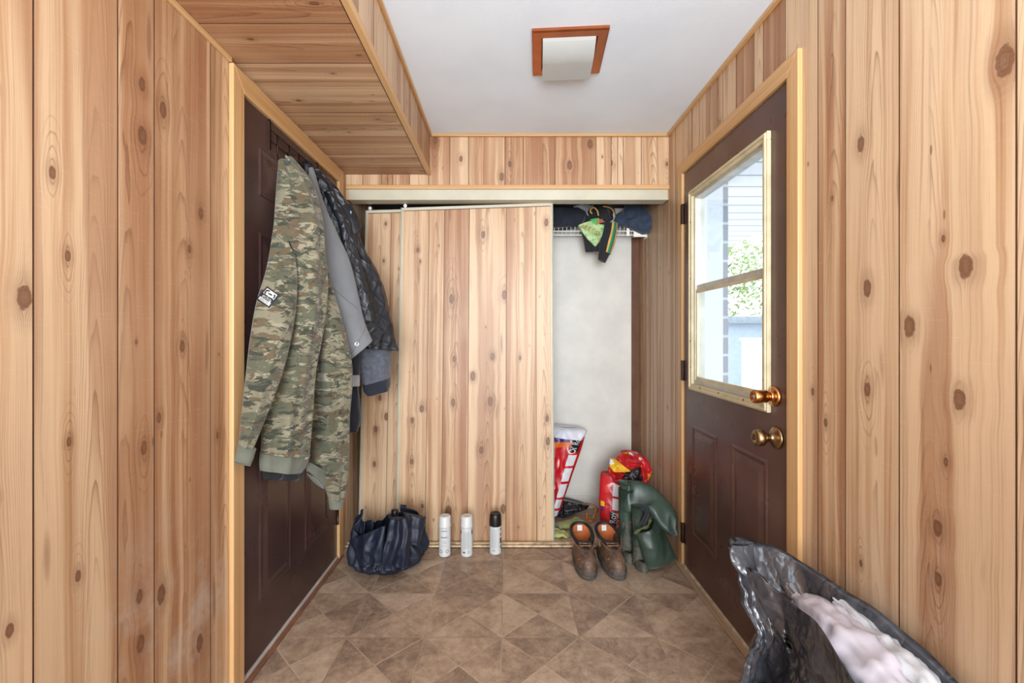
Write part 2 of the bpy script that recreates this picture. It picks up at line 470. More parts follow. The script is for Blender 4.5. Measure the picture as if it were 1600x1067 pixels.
# mitred door casings
def casing(name, X, sgn, y0, y1, z1, w, wn, top, t=.016):
    mb = MB()
    def prism(poly, g):   # poly in (y,z)
        b = mb.add([(X, y, z) for y, z in poly] + [(X+sgn*t, y, z) for y, z in poly])
        n = len(poly)
        mb.face([b+i for i in range(n)]); mb.face([b+n+i for i in range(n)][::-1])
        for i in range(n): mb.face([b+i, b+(i+1) % n, b+n+(i+1) % n, b+n+i])
    out = []
    for poly, g in (([(y0-wn, 0), (y0, 0), (y0, z1), (y0-wn, z1+top)], 'z'), ([(y1, 0), (y1+w, 0), (y1+w, z1+top), (y1, z1)], 'z'), ([(y0-wn, z1+top), (y0, z1), (y1, z1), (y1+w, z1+top)], 'y')):
        mb = MB(); prism(poly, g)
        import bmesh
        o = mb.build(name, M_oak, grain=g, kind='structure', bevel=.003)
        bm = bmesh.new(); bm.from_mesh(o.data); bmesh.ops.recalc_face_normals(bm, faces=bm.faces); bm.to_mesh(o.data); bm.free()
        out.append(o); name = 'trim_%d' % (int(name[5:])+1)
casing('trim_7', XR, -1, DR[0], DR[1], DR[3], .055, .058, .06)
casing('trim_10', XL, 1, DL[0], DL[1], DL[3], .058, .062, .068)
# closet valance track (painted metal)
M_cream = simple('cream_enamel', 'bab4a1', .4, var=.05, scale=6)
M_creamd = simple('cream_track_edge', 'cfc8b2', .4, var=.06)
mb = MB(); mb.box((XL+.016, YB-.008, 1.938), (XR-.010, YB+.004, 1.985)); mb.box((XL+.016, YB-.014, 1.926), (XR-.010, YB+.07, 1.938))
mb.build('closet_track', M_cream, label='long cream metal sliding door track under the header', cat='door track', bevel=.001)
M_dirtycream = simple('dirty_floor_track', 'b7a183', .6, var=.35, scale=25)
mb = MB(); mb.box((XL, YB-.012, 0), (XR, YB-.002, .014)); mb.box((XL, YB+.018, 0), (XR, YB+.028, .016)); mb.box((XL, YB-.012, 0), (XR, YB+.10, .004))
mb.build('floor_track', M_dirtycream, label='grimy metal sliding door track along the floor at the closet', cat='floor track')

# ------------------------------------------------------------------ floor
M_floor, nt, b = newmat('slate_look_vinyl', 0.42)
g_ = nt.nodes.new('ShaderNodeNewGeometry'); gx, gy, gz = sep(nt, S(nt, g_.outputs['Position']))
T = 0.3028
fx = (gx + 0.0175)/T; fy = (gy - 2.077)/T
ix = M(nt, 'FLOOR', fx); iy = M(nt, 'FLOOR', fy)
lx = fx-ix; ly = fy-iy
sA = M(nt, 'GREATER_THAN', lx, ly); sB = M(nt, 'GREATER_THAN', lx+ly, 1.0)
tid = comb(nt, ix*1.7+sA*0.31, iy*2.3+sB*0.53, 1.3)
tone = white(nt, tid)
pos = comb(nt, gx, gy, tone*9.0)
n1 = noise(nt, pos, 7, 5, .62, .6); n2 = noise(nt, pos, 34, 5, .68, .4); n3 = noise(nt, pos, 170, 3, .7)
val = n1*0.50 + n2*0.42 + n3*0.22 + (tone-0.5)*0.16 - .075
col = ramp(nt, val, [(0.27, '67554a'), (0.40, '8b7564'), (0.52, 'ac947e'), (0.64, 'c0a994'), (0.80, 'd3c0ad')])
def edge(x): return M(nt, 'MINIMUM', x, 1.0-x)
def near(x, w): return smooth(nt, x, w, w*.35)
dgrid = M(nt, 'MINIMUM', edge(lx), edge(ly))
dd1 = M(nt, 'ABSOLUTE', lx-ly); dd2 = M(nt, 'ABSOLUTE', lx+ly-1.0)
ddiag = M(nt, 'MINIMUM', dd1, dd2)
grout = M(nt, 'MAXIMUM', near(dgrid, .011), near(ddiag, .015))
gcol = mix(nt, smooth(nt, noise(nt, pos, 3, 2), .4, .6), 'cbb69f', '96806b')
col = mix(nt, grout*.70, col, gcol)
col = mix(nt, near(dgrid, .004)*.45, col, '5c4a3c')
# grime towards the door corners
dirt = smooth(nt, noise(nt, comb(nt, gx, gy, 0.0), 4, 5, .7), .50, .72)
dz = smooth(nt, gy, 2.0, 2.6)
col = mix(nt, dirt*dz*.55, col, '55473b')
put(nt, b.inputs['Base Color'], col)
put(nt, b.inputs['Roughness'], n2*.3+.28)
put(nt, b.inputs['Normal'], bump(nt, n2*.6+n3*.3-grout*.8, .25, .002))
mb = MB(); mb.box((XL-.05, YR-.1, -.05), (XR+.05, YC+.05, 0)); mb.build('floor', M_floor, kind='structure', base=(0,0,0))

# ------------------------------------------------------------------ doors
def brown_paint(name, c1, c2, chips=True):
    m, nt, b = newmat(name, .30)
    co = tex_co(nt)
    n = noise(nt, co, 3.5, 3); x, y, z = sep(nt, co)
    col = mix(nt, smooth(nt, n, .35, .7), c1, c2)
    if chips:
        v1 = noise(nt, comb(nt, x, y*1.0, z*.8), 55, 4, .75)
        low = smooth(nt, z, .55, .0)
        col = mix(nt, smooth(nt, v1 + low*.045, .735, .75), col, 'a59a90')
        v2 = noise(nt, co, 300, 1)
        col = mix(nt, smooth(nt, v2, .80, .83)*.5, col, '8a7a72')
    put(nt, b.inputs['Base Color'], col)
    put(nt, b.inputs['Roughness'], noise(nt, co, 9, 3)*.2+.2)
    put(nt, b.inputs['Normal'], bump(nt, noise(nt, co, 190, 3), .05, .001))
    b.inputs['Specular IOR Level'].default_value = .5
    return m
M_door = brown_paint('brown_door_paint', '4d342e', '5c443c')
M_door2 = brown_paint('brown_door_paint_left', '402c2a', '4c3836')
def emboss(mb, X, sgn, y0, y1, z0, z1, prof):
    """nested rectangles standing on plane X, facing sgn"""
    rings = []
    for ins, h in prof:
        rings.append([(X+sgn*h, y0+ins, z0+ins), (X+sgn*h, y1-ins, z0+ins), (X+sgn*h, y1-ins, z1-ins), (X+sgn*h, y0+ins, z1-ins)])
    if sgn > 0: rings = rings
    else: rings = [r[::-1] for r in rings]
    n = 4; base = mb.add([p for r in rings for p in r])
    for j in range(len(rings)-1):
        for i in range(4):
            mb.face((base+j*4+i, base+j*4+(i+1) % 4, base+(j+1)*4+(i+1) % 4, base+(j+1)*4+i))
    mb.face([base+(len(rings)-1)*4+i for i in range(4)])
PR = [(0, 0), (.006, .0035), (.010, .0045), (.016, .003), (.022, .0012), (.026, .0012), (.050, .0065)]
# right door
fXR = XR-.004
M_hinge = simple('dark_bronze_hinge', '4a3830', .4, .7)
door = MB()
wy0, wy1, wz0, wz1 = 1.570, 2.185, .945, 1.850     # opening in slab
g = .004
Y0, Y1, Z0, Z1 = DR[0]+g, DR[1]-g, .012, DR[3]-g
for a, c in (((Y0, Z0), (Y1, wz0)), ((Y0, wz1), (Y1, Z1)), ((Y0, wz0), (wy0, wz1)), ((wy1, wz0), (Y1, wz1))):
    door.box((fXR, a[0], a[1]), (fXR+.044, c[0], c[1]))
d1 = door.build('door_1', M_door, kind='structure', label='brown half glazed exterior door on the right', base=(fXR+.02, (Y0+Y1)/2, 0))
for (a, c) in ((1.564, 1.815), (1.945, 2.197)):
    p = MB(); emboss(p, fXR, -1, a, c, .213, .747, PR); p.build('door_panel', M_door, d1)
# window surround
M_wf = simple('yellowed_plastic_window_frame', 'bfb291', .42, var=.10, scale=12)
M_alu = simple('aluminium_sash', 'b9b7ac', .4, .3)
fr = MB()
oy0, oy1, oz0, oz1 = 1.545, 2.209, .915, 1.874
def ringframe(mb, X0, X1, o, i):
    (a0, a1, b0, b1), (c0, c1, e0, e1) = o, i
    mb.box((X0, a0, b0), (X1, a1, e0)); mb.box((X0, a0, e1), (X1, a1, b1)); mb.box((X0, a0, e0), (X1, c0, e1)); mb.box((X0, c1, e0), (X1, a1, e1))
ringframe(fr, fXR-.014, fXR, (oy0, oy1, oz0, oz1), (oy0+.03, oy1-.03, oz0+.03, oz1-.03))
ringframe(fr, fXR-.020, fXR-.013, (oy0+.006, oy1-.006, oz0+.006, oz1-.006), (oy0+.016, oy1-.016, oz0+.016, oz1-.016))
wf = fr.build('window_frame', M_wf, d1, bevel=.002)
fr = MB(); ringframe(fr, fXR-.002, fXR+.044, (wy0, wy1, wz0, wz1), (wy0+.022, wy1-.022, wz0+.020, wz1-.020))
fr.box((fXR+.006, wy0+.02, 1.392), (fXR+.030, wy1-.02, 1.416))
fr.build('sash', M_alu, wf, bevel=.0015)
fr = MB(); ringframe(fr, fXR+.001, fXR+.012, (wy0+.02, wy1-.02, wz0+.018, 1.392), (wy0+.034, wy1-.034, wz0+.036, 1.378))
fr.build('screen_frame', M_wf, wf, bevel=.0015)
M_screw = simple('rusty_screw', '6b5540', .6, .4)
sc = MB()
for z in (oz0+.11, 1.15, 1.45, 1.72):
    for y in (oy0+.022, oy1-.022): sc.lathe([(.0, -.0155), (.004, -.0155), (.004, -.012)], (fXR, y, z), 'x', 10)
for y in (1.70, 1.9, 2.08): sc.lathe([(.0, -.0155), (.004, -.0155), (.004, -.012)], (fXR, y, oz0+.022), 'x', 10)
sc.build('screw', M_screw, wf)
# glass
M_glass = bpy.data.materials.new('window_glass'); M_glass.use_nodes = True
nt = M_glass.node_tree; nt.nodes.clear()
out = nt.nodes.new('ShaderNodeOutputMaterial'); mx = nt.nodes.new('ShaderNodeMixShader'); tr = nt.nodes.new('ShaderNodeBsdfTransparent'); gl = nt.nodes.new('ShaderNodeBsdfGlossy')
tr.inputs[0].default_value = (.93, .96, .98, 1); gl.inputs['Roughness'].default_value = .03
lw = nt.nodes.new('ShaderNodeLayerWeight'); lw.inputs[0].default_value = .5
put(nt, mx.inputs[0], M(nt, 'POWER', S(nt, lw.outputs['Facing']), 4.0)*.5+.03); nt.links.new(tr.outputs[0], mx.inputs[1]); nt.links.new(gl.outputs[0], mx.inputs[2]); nt.links.new(mx.outputs[0], out.inputs[0])
gm = MB(); gm.box((fXR+.024, wy0+.02, 1.41), (fXR+.027, wy1-.02, wz1-.018)); gm.box((fXR+.014, wy0+.02, wz0+.018), (fXR+.017, wy1-.02, 1.40))
gm.build('glass_pane', M_glass, wf)
# hinges
for z in (1.79, 1.00, .18):
    h = MB(); h.tube([(fXR-.007, DR[1]-.002, z-.05), (fXR-.007, DR[1]-.002, z+.05)], .007, 12)
    h.box((fXR-.003, DR[1]-.026, z-.05), (fXR+.001, DR[1]-.004, z+.05)); h.box((fXR-.0135, DR[1]+.001, z-.05), (fXR-.0115, DR[1]+.012, z+.05))
    h.build('hinge', M_hinge, d1, bevel=.0007)
M_brass = simple('worn_brass', 'c98c55', .22, 1.0, var=.12, scale=40)
M_abrass = simple('antique_brass', '9c8260', .28, 1.0, var=.15, scale=40)
k = MB(); c = (fXR, 1.521, .974)
k.lathe([(0, 0), (.033, 0), (.034, -.004), (.031, -.010), (.026, -.013), (.016, -.014), (.016, -.030), (.022, -.033), (.0225, -.072), (.019, -.077), (.014, -.077), (.012, -.072), (0, -.071)], c, 'x', 40)
db = k.build('upper_knob', M_brass, d1, label='shiny brass upper knob')
k = MB(); k.lathe([(.0, -.069), (.006, -.070), (.006, -.0745), (.0, -.075)], c, 'x', 16); k.build('button', M_alu, db)
k = MB(); c = (fXR, 1.512, .838)
k.lathe([(0, 0), (.036, 0), (.0375, -.004), (.034, -.009), (.028, -.010), (.024, -.014), (.014, -.017), (.012, -.034), (.018, -.040), (.027, -.050), (.0285, -.060), (.026, -.071), (.018, -.077), (.010, -.077), (.009, -.074), (0, -.074)], c, 'x', 40)
db = k.build('lower_knob', M_abrass, d1, label='antique brass lower knob')
k = MB(); k.lathe([(.0, -.073), (.006, -.073), (.006, -.078), (.0, -.078)], c, 'x', 16); k.build('button', M_hinge, db)
# jamb + sill of right door
M_black = simple('black_rubber_seal', '1c1715', .6)
mb = MB()
mb.box((fXR+.046, DR[0]-.001, 0), (fXR+.08, DR[0]+.02, DR[3])); mb.box((fXR+.046, DR[1]-.02, 0), (fXR+.08, DR[1]+.001, DR[3])); mb.box((fXR+.046, DR[0], DR[3]-.02), (fXR+.08, DR[1], DR[3]+.001))
mb.build('trim_13', M_black, kind='structure')
mb = MB(); mb.box((XR-.035, DR[0]-.05, 0), (XR+.10, DR[1]+.05, .011)); mb.build('trim_14', M_rawwood, grain='y', kind='structure', bevel=.003)
mb = MB(); mb.box((XR-.014, DR[0]-.05, .011), (XR-.002, DR[1]+.05, .022)); mb.build('trim_15', simple('worn_sill_strip', 'b7a58c', .6, var=.25, scale=20), kind='structure', bevel=.002)
# left door
fXL = XL+.002
mb = MB(); mb.box((fXL-.04, DL[0]+g, .022), (fXL, DL[1]-g, DL[3]-g))
d2 = mb.build('door_2', M_door2, kind='structure', label='dark brown six panel door on the left behind the hanging coats', base=(fXL-.02, 1.95, 0))
for (a, c) in ((1.632, 1.875), (2.005, 2.255)):
    for z0, z1 in ((.223, .760), (.880, 1.550), (1.680, 1.857)):
        p = MB(); emboss(p, fXL, 1, a, c, z0, z1, PR); p.build('door_panel', M_door2, d2)
for z in (.23, 1.75):
    h = MB(); h.tube([(fXL+.006, DL[1]-.001, z-.045), (fXL+.006, DL[1]-.001, z+.045)], .006, 12); h.build('hinge', M_hinge, d2)
mb = MB(); mb.box((fXL-.045, DL[0]-.001, 0), (fXL-.03, DL[0]+g, DL[3])); mb.box((XL-.05, DL[0], 0), (XL-.042, DL[1], DL[3])); mb.box((fXL-.045, DL[0], DL[3]-g), (fXL-.03, DL[1], DL[3]+.001)); mb.build('trim_16', M_black, kind='structure')
mb = MB(); mb.box((XL-.05, DL[0]-.06, 0), (XL+.026, DL[1]+.04, .010)); mb.build('trim_17', simple('brown_threshold', '7a5440', .5, var=.2), kind='structure', bevel=.003)
mb = MB(); mb.box((XL-.04, DL[0]-.0, .010), (XL+.010, DL[1]+.0, .021)); mb.build('trim_18', simple('pale_weather_strip', 'b9b2ab', .5, var=.1), kind='structure', bevel=.002)

# ------------------------------------------------------------------ closet sliding doors
def slide_door(name, d, TL, TR, BR, BL, grooves, knots, seed, label):
    tl, tr_, br, bl = [W(*p, d) for p in (TL, TR, BR, BL)]
    root = thing(name, ((bl.x+br.x)/2, d, 0), label, 'sliding door', 'sliding closet doors')
    def at(u, v): return (bl*(1-u)+br*u)*(1-v) + (tl*(1-u)+tr_*u)*v
    wdt = (br-bl).length; hgt = (tl-bl).length
    rnd = random.Random(seed)
    mb = MB()
    e = [.012/wdt] + grooves + [1-.014/wdt]
    gw = .0016/wdt
    for k in range(len(e)-1):
        a, b = e[k]+(gw if k else 0), e[k+1]-(gw if k < len(e)-2 else 0)
        sd = rnd.random()*40; tone = rnd.random()*.8; cath = (a+b)/2*wdt; r3 = rnd.random()
        ks = [q for q in knots if a <= q[0] < b]
        v = rnd.random()*.1
        while v < 1.0:
            if all(abs(v-q[1]) > .07 for q in ks): ks.append((a+(b-a)*rnd.uniform(.3, .7), v, rnd.choice((.002, .003, .003, .005))))
            v += rnd.uniform(.2, .6)
        ks.sort(key=lambda q: q[1])
        bd = [.006] + [(ks[i][1]+ks[i+1][1])/2 for i in range(len(ks)-1)] + [.990]
        for i, q in enumerate(ks):
          for t0, t1 in ((bd[i], min(max(q[1], bd[i]), bd[i+1])), (min(max(q[1], bd[i]), bd[i+1]), bd[i+1])):
            if t1-t0 < 1e-5: continue
            hh = max(abs(t0-q[1]), abs(t1-q[1]))
            pts = [(a, t0), (b, t0), (b, t1), (a, t1)]
            mb.quad([at(*p) for p in pts], 0, [((p[0]*wdt, p[1]*hgt, sd), ((p[0]-q[0])*wdt, (p[1]-q[1])*hgt, q[2]), (tone, cath, r3), (abs(p[1]-q[1])/hh, 0, 0)) for p in pts])
    for gg in e[1:-1]:
        o = Vector((0, .0015, 0)); mb.quad([at(gg-gw*1.1, .006)+o, at(gg+gw*1.1, .006)+o, at(gg+gw*1.1, .99)+o, at(gg-gw*1.1, .99)+o], 1)
    o = Vector((0, .014, 0)); mb.quad([at(0, 0)+o, at(0, 1)+o, at(1, 1)+o, at(1, 0)+o], 1)
    o = Vector((0, .003, 0)); mb.quad([at(0, 0)+o, at(1, 0)+o, at(1, 1)+o, at(0, 1)+o], 1)
    mb.build('door_leaf', [M_wood, M_groove], root)
    f = MB()
    def bar(p, q, r, s_):  # quad prism
        y = Vector((0, -.005, 0)); z = Vector((0, .018, 0))
        b = f.add([c+y for c in (p, q, r, s_)]+[c+z for c in (p, q, r, s_)])
        for ff in ((0,1,2,3), (7,6,5,4), (0,4,5,1), (1,5,6,2), (2,6,7,3), (3,7,4,0)): f.face([b+i for i in ff])
    w1 = .013/wdt; w2 = .016/wdt; h1 = .016/hgt
    bar(at(0, 0), at(w1, 0), at(w1, 1), at(0, 1)); bar(at(1-w2, 0), at(1, 0), at(1, 1), at(1-w2, 1))
    bar(at(w1, 1-h1), at(1-w2, 1-h1), at(1-w2, 1), at(w1, 1)); bar(at(w1, 0), at(1-w2, 0), at(1-w2, h1*.9), at(w1, h1*.9))
    y = Vector((0, -.008, 0))
    f.tube([at(w1*.25, .001)+y, at(w1*.25, .999)+y], .003, 8); f.tube([at(1-w2*.25, .001)+y, at(1-w2*.25, .999)+y], .003, 8)
    f.build('door_frame', M_cream, root, bevel=.0008)
    r = MB(); c = at(.02, 1)+Vector((.004, .006, .014))
    r.lathe([(0, -.004), (.010, -.004), (.010, .004), (0, .004)], c, 'y', 20); r.box((c.x-.003, c.y-.002, c.z-.016), (c.x+.003, c.y+.002, c.z))
    r.build('roller', simple('white_nylon_roller', 'e3e1dc', .4), root)
    return root
fd = lambda p: (p-618)/(866-618.0)
vd = lambda y: (850-y)/530.0
kn = [(fd(x), vd(y), r*2.57/F) for x, y, r in ((646,387,3),(650,405,2.5),(702,465,6),(707,560,4),(706,628,5),(752,366,5),(737,587,6),(768,557,5),(765,627,6),(787,461,6),(751,703,5),(786,795,6),(700,798,7),(855,350,5),(855,655,4),(856,690,5),(641,655,4),(641,720,4),(656,637,5),(659,790,3),(812,560,3))]
slide_door('sliding_closet_door', 2.585, (627,325), (864,317), (866.5,850), (618,850), [fd(664), fd(689), fd(729.5), fd(790), fd(838)], kn, 3, 'wide panelled sliding closet door standing in front, with the spray cans before it')
kn2 = [((x-560)/240.0, vd(y), r*2.62/F) for x, y, r in ((592,342,3),(590,401,2.5),(588,620,4),(583,670,4),(582,726,4),(599,650,5))]
slide_door('sliding_closet_door', 2.63, (572,329), (806,322), (806,850), (560,846), [(601-560)/240.0, (628-560)/240.0, (668-560)/240., .7, .88], kn2, 8, 'panelled sliding closet door mostly hidden behind the other, beside the coats')
#PART2
# ------------------------------------------------------------------ cloth helpers
def crom(pts, t):
    n = len(pts)-1; x = min(max(t, 0), 1)*n; i = min(int(x), n-1); f = x-i
    p0 = Vector(pts[max(i-1, 0)]); p1 = Vector(pts[i]); p2 = Vector(pts[i+1]); p3 = Vector(pts[min(i+2, n)])
    if i == 0: p0 = p1*2-p2
    if i == n-1: p3 = p2*2-p1
    return .5*((2*p1) + (p2-p0)*f + (2*p0-5*p1+4*p2-p3)*f*f + (3*p1-p0-3*p2+p3)*f**3)
class Cloth:
    """a hanging piece of fabric: left and right edge curves, real thickness, folds"""
    def __init__(s, L, R, t=.04, tb=.03, folds=(), crumple=.004, cs=14, seed=0, relief=None, tfun=None):
        s.L = [W(*p) for p in L]; s.R = [W(*p) for p in R]; s.t = t; s.tb = tb; s.folds = folds; s.cr = crumple; s.cs = cs; s.seed = seed; s.relief = relief; s.tfun = tfun
        s.h = (s.L[0]-s.L[-1]).length; s.w = (s.L[len(L)//2]-s.R[len(R)//2]).length
    def frame(s, v):
        a = crom(s.L, v); b = crom(s.R, v); d = b-a
        n = Vector((-d.y, d.x, 0))
        if n.length < 1e-6: n = Vector((0, -1, 0))
        n.normalize()
        if n.dot(Vector((0, 0, CZ))-(a+b)/2) < 0: n = -n
        return a, b, n
    def pos(s, u, v, off=0.0):
        a, b, n = s.frame(v)
        p = a.lerp(b, u); k = max(0.0, math.sin(math.pi*min(max(u, 0), 1)))
        tt = s.t*(s.tfun(v) if s.tfun else 1)
        o = tt*k**.55
        for (f, amp, ph, drift) in s.folds:
            o += amp*math.sin(2*math.pi*(f*u+ph+drift*v))*k**.6
        q = Vector((p.x*s.cs, p.y*s.cs, p.z*s.cs*.7+s.seed*7.3))
        o += s.cr*(mnoise.noise(q)*1.4 + (abs(mnoise.noise(q*2.1))*-1.6+.4))*k**.4
        if s.relief: o += s.relief(u, v)*k**.3
        return p + n*(o+off)
    def back(s, u, v):
        a, b, n = s.frame(v); k = max(0.0, math.sin(math.pi*u))
        tt = s.tb*(s.tfun(v) if s.tfun else 1)
        return a.lerp(b, u) - n*tt*k**.55
    def add(s, mb, n=40, m=56, v0=0.0, v1=1.0, matf=None, scale=1.0, caps=(True, True)):
        rings = []
        for j in range(m+1):
            v = v0+(v1-v0)*j/m
            ring = [s.pos(i/n, v) for i in range(n+1)] + [s.back(1-i/(n/2), v) for i in range(1, int(n/2))]
            if scale != 1.0:
                c = (s.pos(0, v)+s.pos(1, v))/2; ring = [c+(p-c)*scale for p in ring]
            rings.append(ring)
        f0 = len(mb.f)
        s_ = s
        nr = len(rings[0])
        def uv(i, j):
            u = i/n if i <= n else 2-i/n
            return ((u*s_.w, j/m*s_.h*(v1-v0), .5), (0, 0, 0), (0, 0, 0), (0, 0, 0))
        mb.loft(rings, True, caps, 0, True, uv)
        if matf:
            for j in range(m):
                for i in range(nr):
                    if i < n: mb.mi[f0+j*nr+i] = matf((i+.5)/n, v0+(v1-v0)*(j+.5)/m)
                    else: mb.mi[f0+j*nr+i] = matf(-1, v0+(v1-v0)*(j+.5)/m)
def conform(name, cl, body, size, u0, v0, ang, mat, parent, off=.0015, squeeze=1.0):
    """lettering wrapped on a cloth surface"""
    o = text(name, body, size, Matrix.Identity(4), mat, parent, extrude=0, squeeze=squeeze)
    wl = WL[parent]; ca, sa = math.cos(ang), math.sin(ang)
    for vtx in o.data.vertices:
        x, y = vtx.co.x+wl.x, vtx.co.y+wl.y
        xr, yr = x*ca-y*sa, x*sa+y*ca
        vtx.co = cl.pos(u0+xr/cl.w, v0-yr/cl.h, off) - wl
    return o
def decal(mb, cl, u0, v0, w, h, ang, off=.001, n=6, mi=0, shape=None):
    ca, sa = math.cos(ang), math.sin(ang)
    if shape is None:
        base = len(mb.v); pts = []
        for j in range(n+1):
            for i in range(n+1):
                x = (i/n-.5)*w; y = (j/n-.5)*h; xr, yr = x*ca-y*sa, x*sa+y*ca
                pts.append(cl.pos(u0+xr/cl.w, v0-yr/cl.h, off))
        b = mb.add(pts)
        for j in range(n):
            for i in range(n): mb.face((b+j*(n+1)+i, b+j*(n+1)+i+1, b+(j+1)*(n+1)+i+1, b+(j+1)*(n+1)+i), mi, None, True)
    else:
        pts = []
        for x, y in shape:
            xr, yr = x*w*ca-y*h*sa, x*w*sa+y*h*ca; pts.append(cl.pos(u0+xr/cl.w, v0-yr/cl.h, off))
        b = mb.add(pts); mb.face(range(b, b+len(pts)), mi)
def ell(n=20, a0=0, r=.5): return [(r*math.cos(2*math.pi*i/n), r*math.sin(2*math.pi*i/n)) for i in range(n)]
def fabric(name, color, rough=.85, var=.12, scale=20, weave=.25, wscale=900, sheen=.2):
    m, nt, b = newmat(name, rough, 0, color); co = tex_co(nt)
    n = noise(nt, co, scale, 4, .6); f = noise(nt, co, wscale, 2, .6)
    def sh(k): return tuple(int(255*max(0, min(1, v/255.0*k))) for v in [int(color[i:i+2], 16) for i in (0, 2, 4)])
    put(nt, b.inputs['Base Color'], ramp(nt, n*.6+f*.4, [(0.3, sh(1-var)), (0.7, sh(1+var))]))
    put(nt, b.inputs['Normal'], bump(nt, f*.5+n*.5, weave, .001)); b.inputs['Sheen Weight'].default_value = sheen
    return m
# camouflage
M_camo, nt, b = newmat('camouflage_fleece', .9)
x, y, z = sep(nt, tex_co(nt))
h_ = (x*.5+y*.86)
def cam_n(sx, sz, seed, det=3.0, dist=.6): return noise(nt, comb(nt, h_*sx+seed, z*sz, x*sx*.3+seed*2), 1.0, det, .62, dist)
a1 = cam_n(12, 19, 1.3); a2 = cam_n(15, 27, 7.7); a3 = cam_n(21, 42, 13.1); a4 = cam_n(20, 36, 21.9)
col = mix(nt, smooth(nt, a1, .49, .505), '74705c', '525341')
col = mix(nt, smooth(nt, a2, .54, .555), col, '594c38')
col = mix(nt, smooth(nt, a4, .57, .585), col, '86806d')
col = mix(nt, smooth(nt, a3, .565, .58), col, '33362b')
a5 = cam_n(30, 60, 33.0); col = mix(nt, smooth(nt, a5, .60, .615), col, '414538')
put(nt, b.inputs['Base Color'], col); put(nt, b.inputs['Normal'], bump(nt, noise(nt, tex_co(nt), 700, 2), .2, .001)); b.inputs['Sheen Weight'].default_value = .2
M_rib = fabric('olive_ribbed_knit', '63665a', weave=.4)
M_black = fabric('black_cotton', '17181c'); M_navy = fabric('navy_cotton', '151a28'); M_navy2 = fabric('blue_grey_fleece', '28364a', var=.18)
M_grey = fabric('grey_canvas', '6c6e71', var=.06, scale=9); M_greyd = fabric('grey_canvas_seam', '55555a')
M_char = fabric('charcoal_marl_fleece', '4d515b', var=.28, scale=60); M_lightg = fabric('light_grey_knit', '9b9ca2')
# quilted nylon
M_quilt, nt, b = newmat('quilted_dark_nylon', .42)
u, v, _ = sep(nt, attr(nt, 'wuv'))
qa = M(nt, 'ABSOLUTE', M(nt, 'FRACT', (u+v*.7)*17.0)-.5); qb = M(nt, 'ABSOLUTE', M(nt, 'FRACT', (u-v*.7)*17.0)-.5)
qq = M(nt, 'MAXIMUM', qa, qb)
st = smooth(nt, qq, .455, .49)
put(nt, b.inputs['Base Color'], mix(nt, st, mix(nt, noise(nt, tex_co(nt), 12, 4), '14171d', '20242c'), '0b0d12'))
put(nt, b.inputs['Normal'], bump(nt, smooth(nt, qq, .5, .30)*1.0+noise(nt, tex_co(nt), 60, 4, .7)*.5, .45, .005))
M_nylon, nt, b = newmat('dark_nylon', .45); put(nt, b.inputs['Base Color'], mix(nt, noise(nt, tex_co(nt), 14, 4), '101217', '1d2026')); put(nt, b.inputs['Normal'], bump(nt, noise(nt, tex_co(nt), 70, 4, .7), .4, .003))
M_silver = simple('silver_snap', 'c9c9cc', .3, .9, var=.05)
M_white = simple('plain_white', 'e4e3df', .55, var=.03)

# ------------------------------------------------------------------ hook rack over the left door
M_wire = simple('black_wire', '141110', .35, .6, var=.1)
Xd = XL+.0045
rk = thing('over_door_hook_rack', (Xd+.01, 1.92, 1.85), 'thin black wire over the door rack carrying the hanging coats', 'hook rack')
for y in (1.70, 2.125):
    p = MB(); p.tube([(Xd-.03, y, 1.981), (Xd+.003, y, 1.9825), (Xd+.005, y, 1.975), (Xd+.005, y, 1.87)], .0022, 8)
    p.build('post', M_wire, rk)
for z in (1.945, 1.905):
    p = MB(); p.tube([(Xd+.0065, 1.70, z), (Xd+.0065, 2.125, z)], .0022, 8); p.build('rail', M_wire, rk)
for y in (1.745, 1.84, 1.925, 2.02, 2.10):
    p = MB(); p.tube([(Xd+.008, y, 1.945), (Xd+.009, y, 1.86), (Xd+.016, y, 1.835), (Xd+.035, y, 1.832), (Xd+.045, y, 1.85), (Xd+.048, y, 1.872)], .0026, 8)
    p.lathe([(0, -.004), (.005, 0), (0, .004)], (Xd+.048, y, 1.876), 'z', 10); p.build('hook', M_wire, rk)

# ------------------------------------------------------------------ camouflage hoodie
cg = thing('camouflage_hoodie', (-.80, 1.62, .70), 'camouflage hooded sweatshirt with a sleeve patch, hanging nearest on the left door', 'hoodie')
body = Cloth([(435,252,1.69),(431,300,1.67),(427,360,1.63),(422,420,1.60),(424,480,1.60),(420,540,1.59),(412,600,1.585),(409,660,1.58),(407,708,1.58)],
             [(457,245,1.70),(488,285,1.75),(503,340,1.77),(508,400,1.76),(513,450,1.74),(505,520,1.72),(494,580,1.70),(489,650,1.69),(484,712,1.68)],
             t=.05, tb=.045, folds=((1.6, .011, .1, .35), (3.1, .006, .3, -.4)), crumple=.010, cs=11, seed=1, tfun=lambda v: .35+.65*min(1, v*4))
p = MB(); body.add(p, 56, 90); p.build('body', M_camo, cg)
hemc = Cloth([(406,706,1.58),(405,722,1.58),(406,735,1.585)], [(485,710,1.72),(478,728,1.715),(470,739,1.71)], t=.044, tb=.03, folds=((1.6,.007,.45,0),(3.1,.004,-.1,0)), crumple=.002)
p = MB(); hemc.add(p, 40, 10); p.build('hem_band', M_rib, cg)
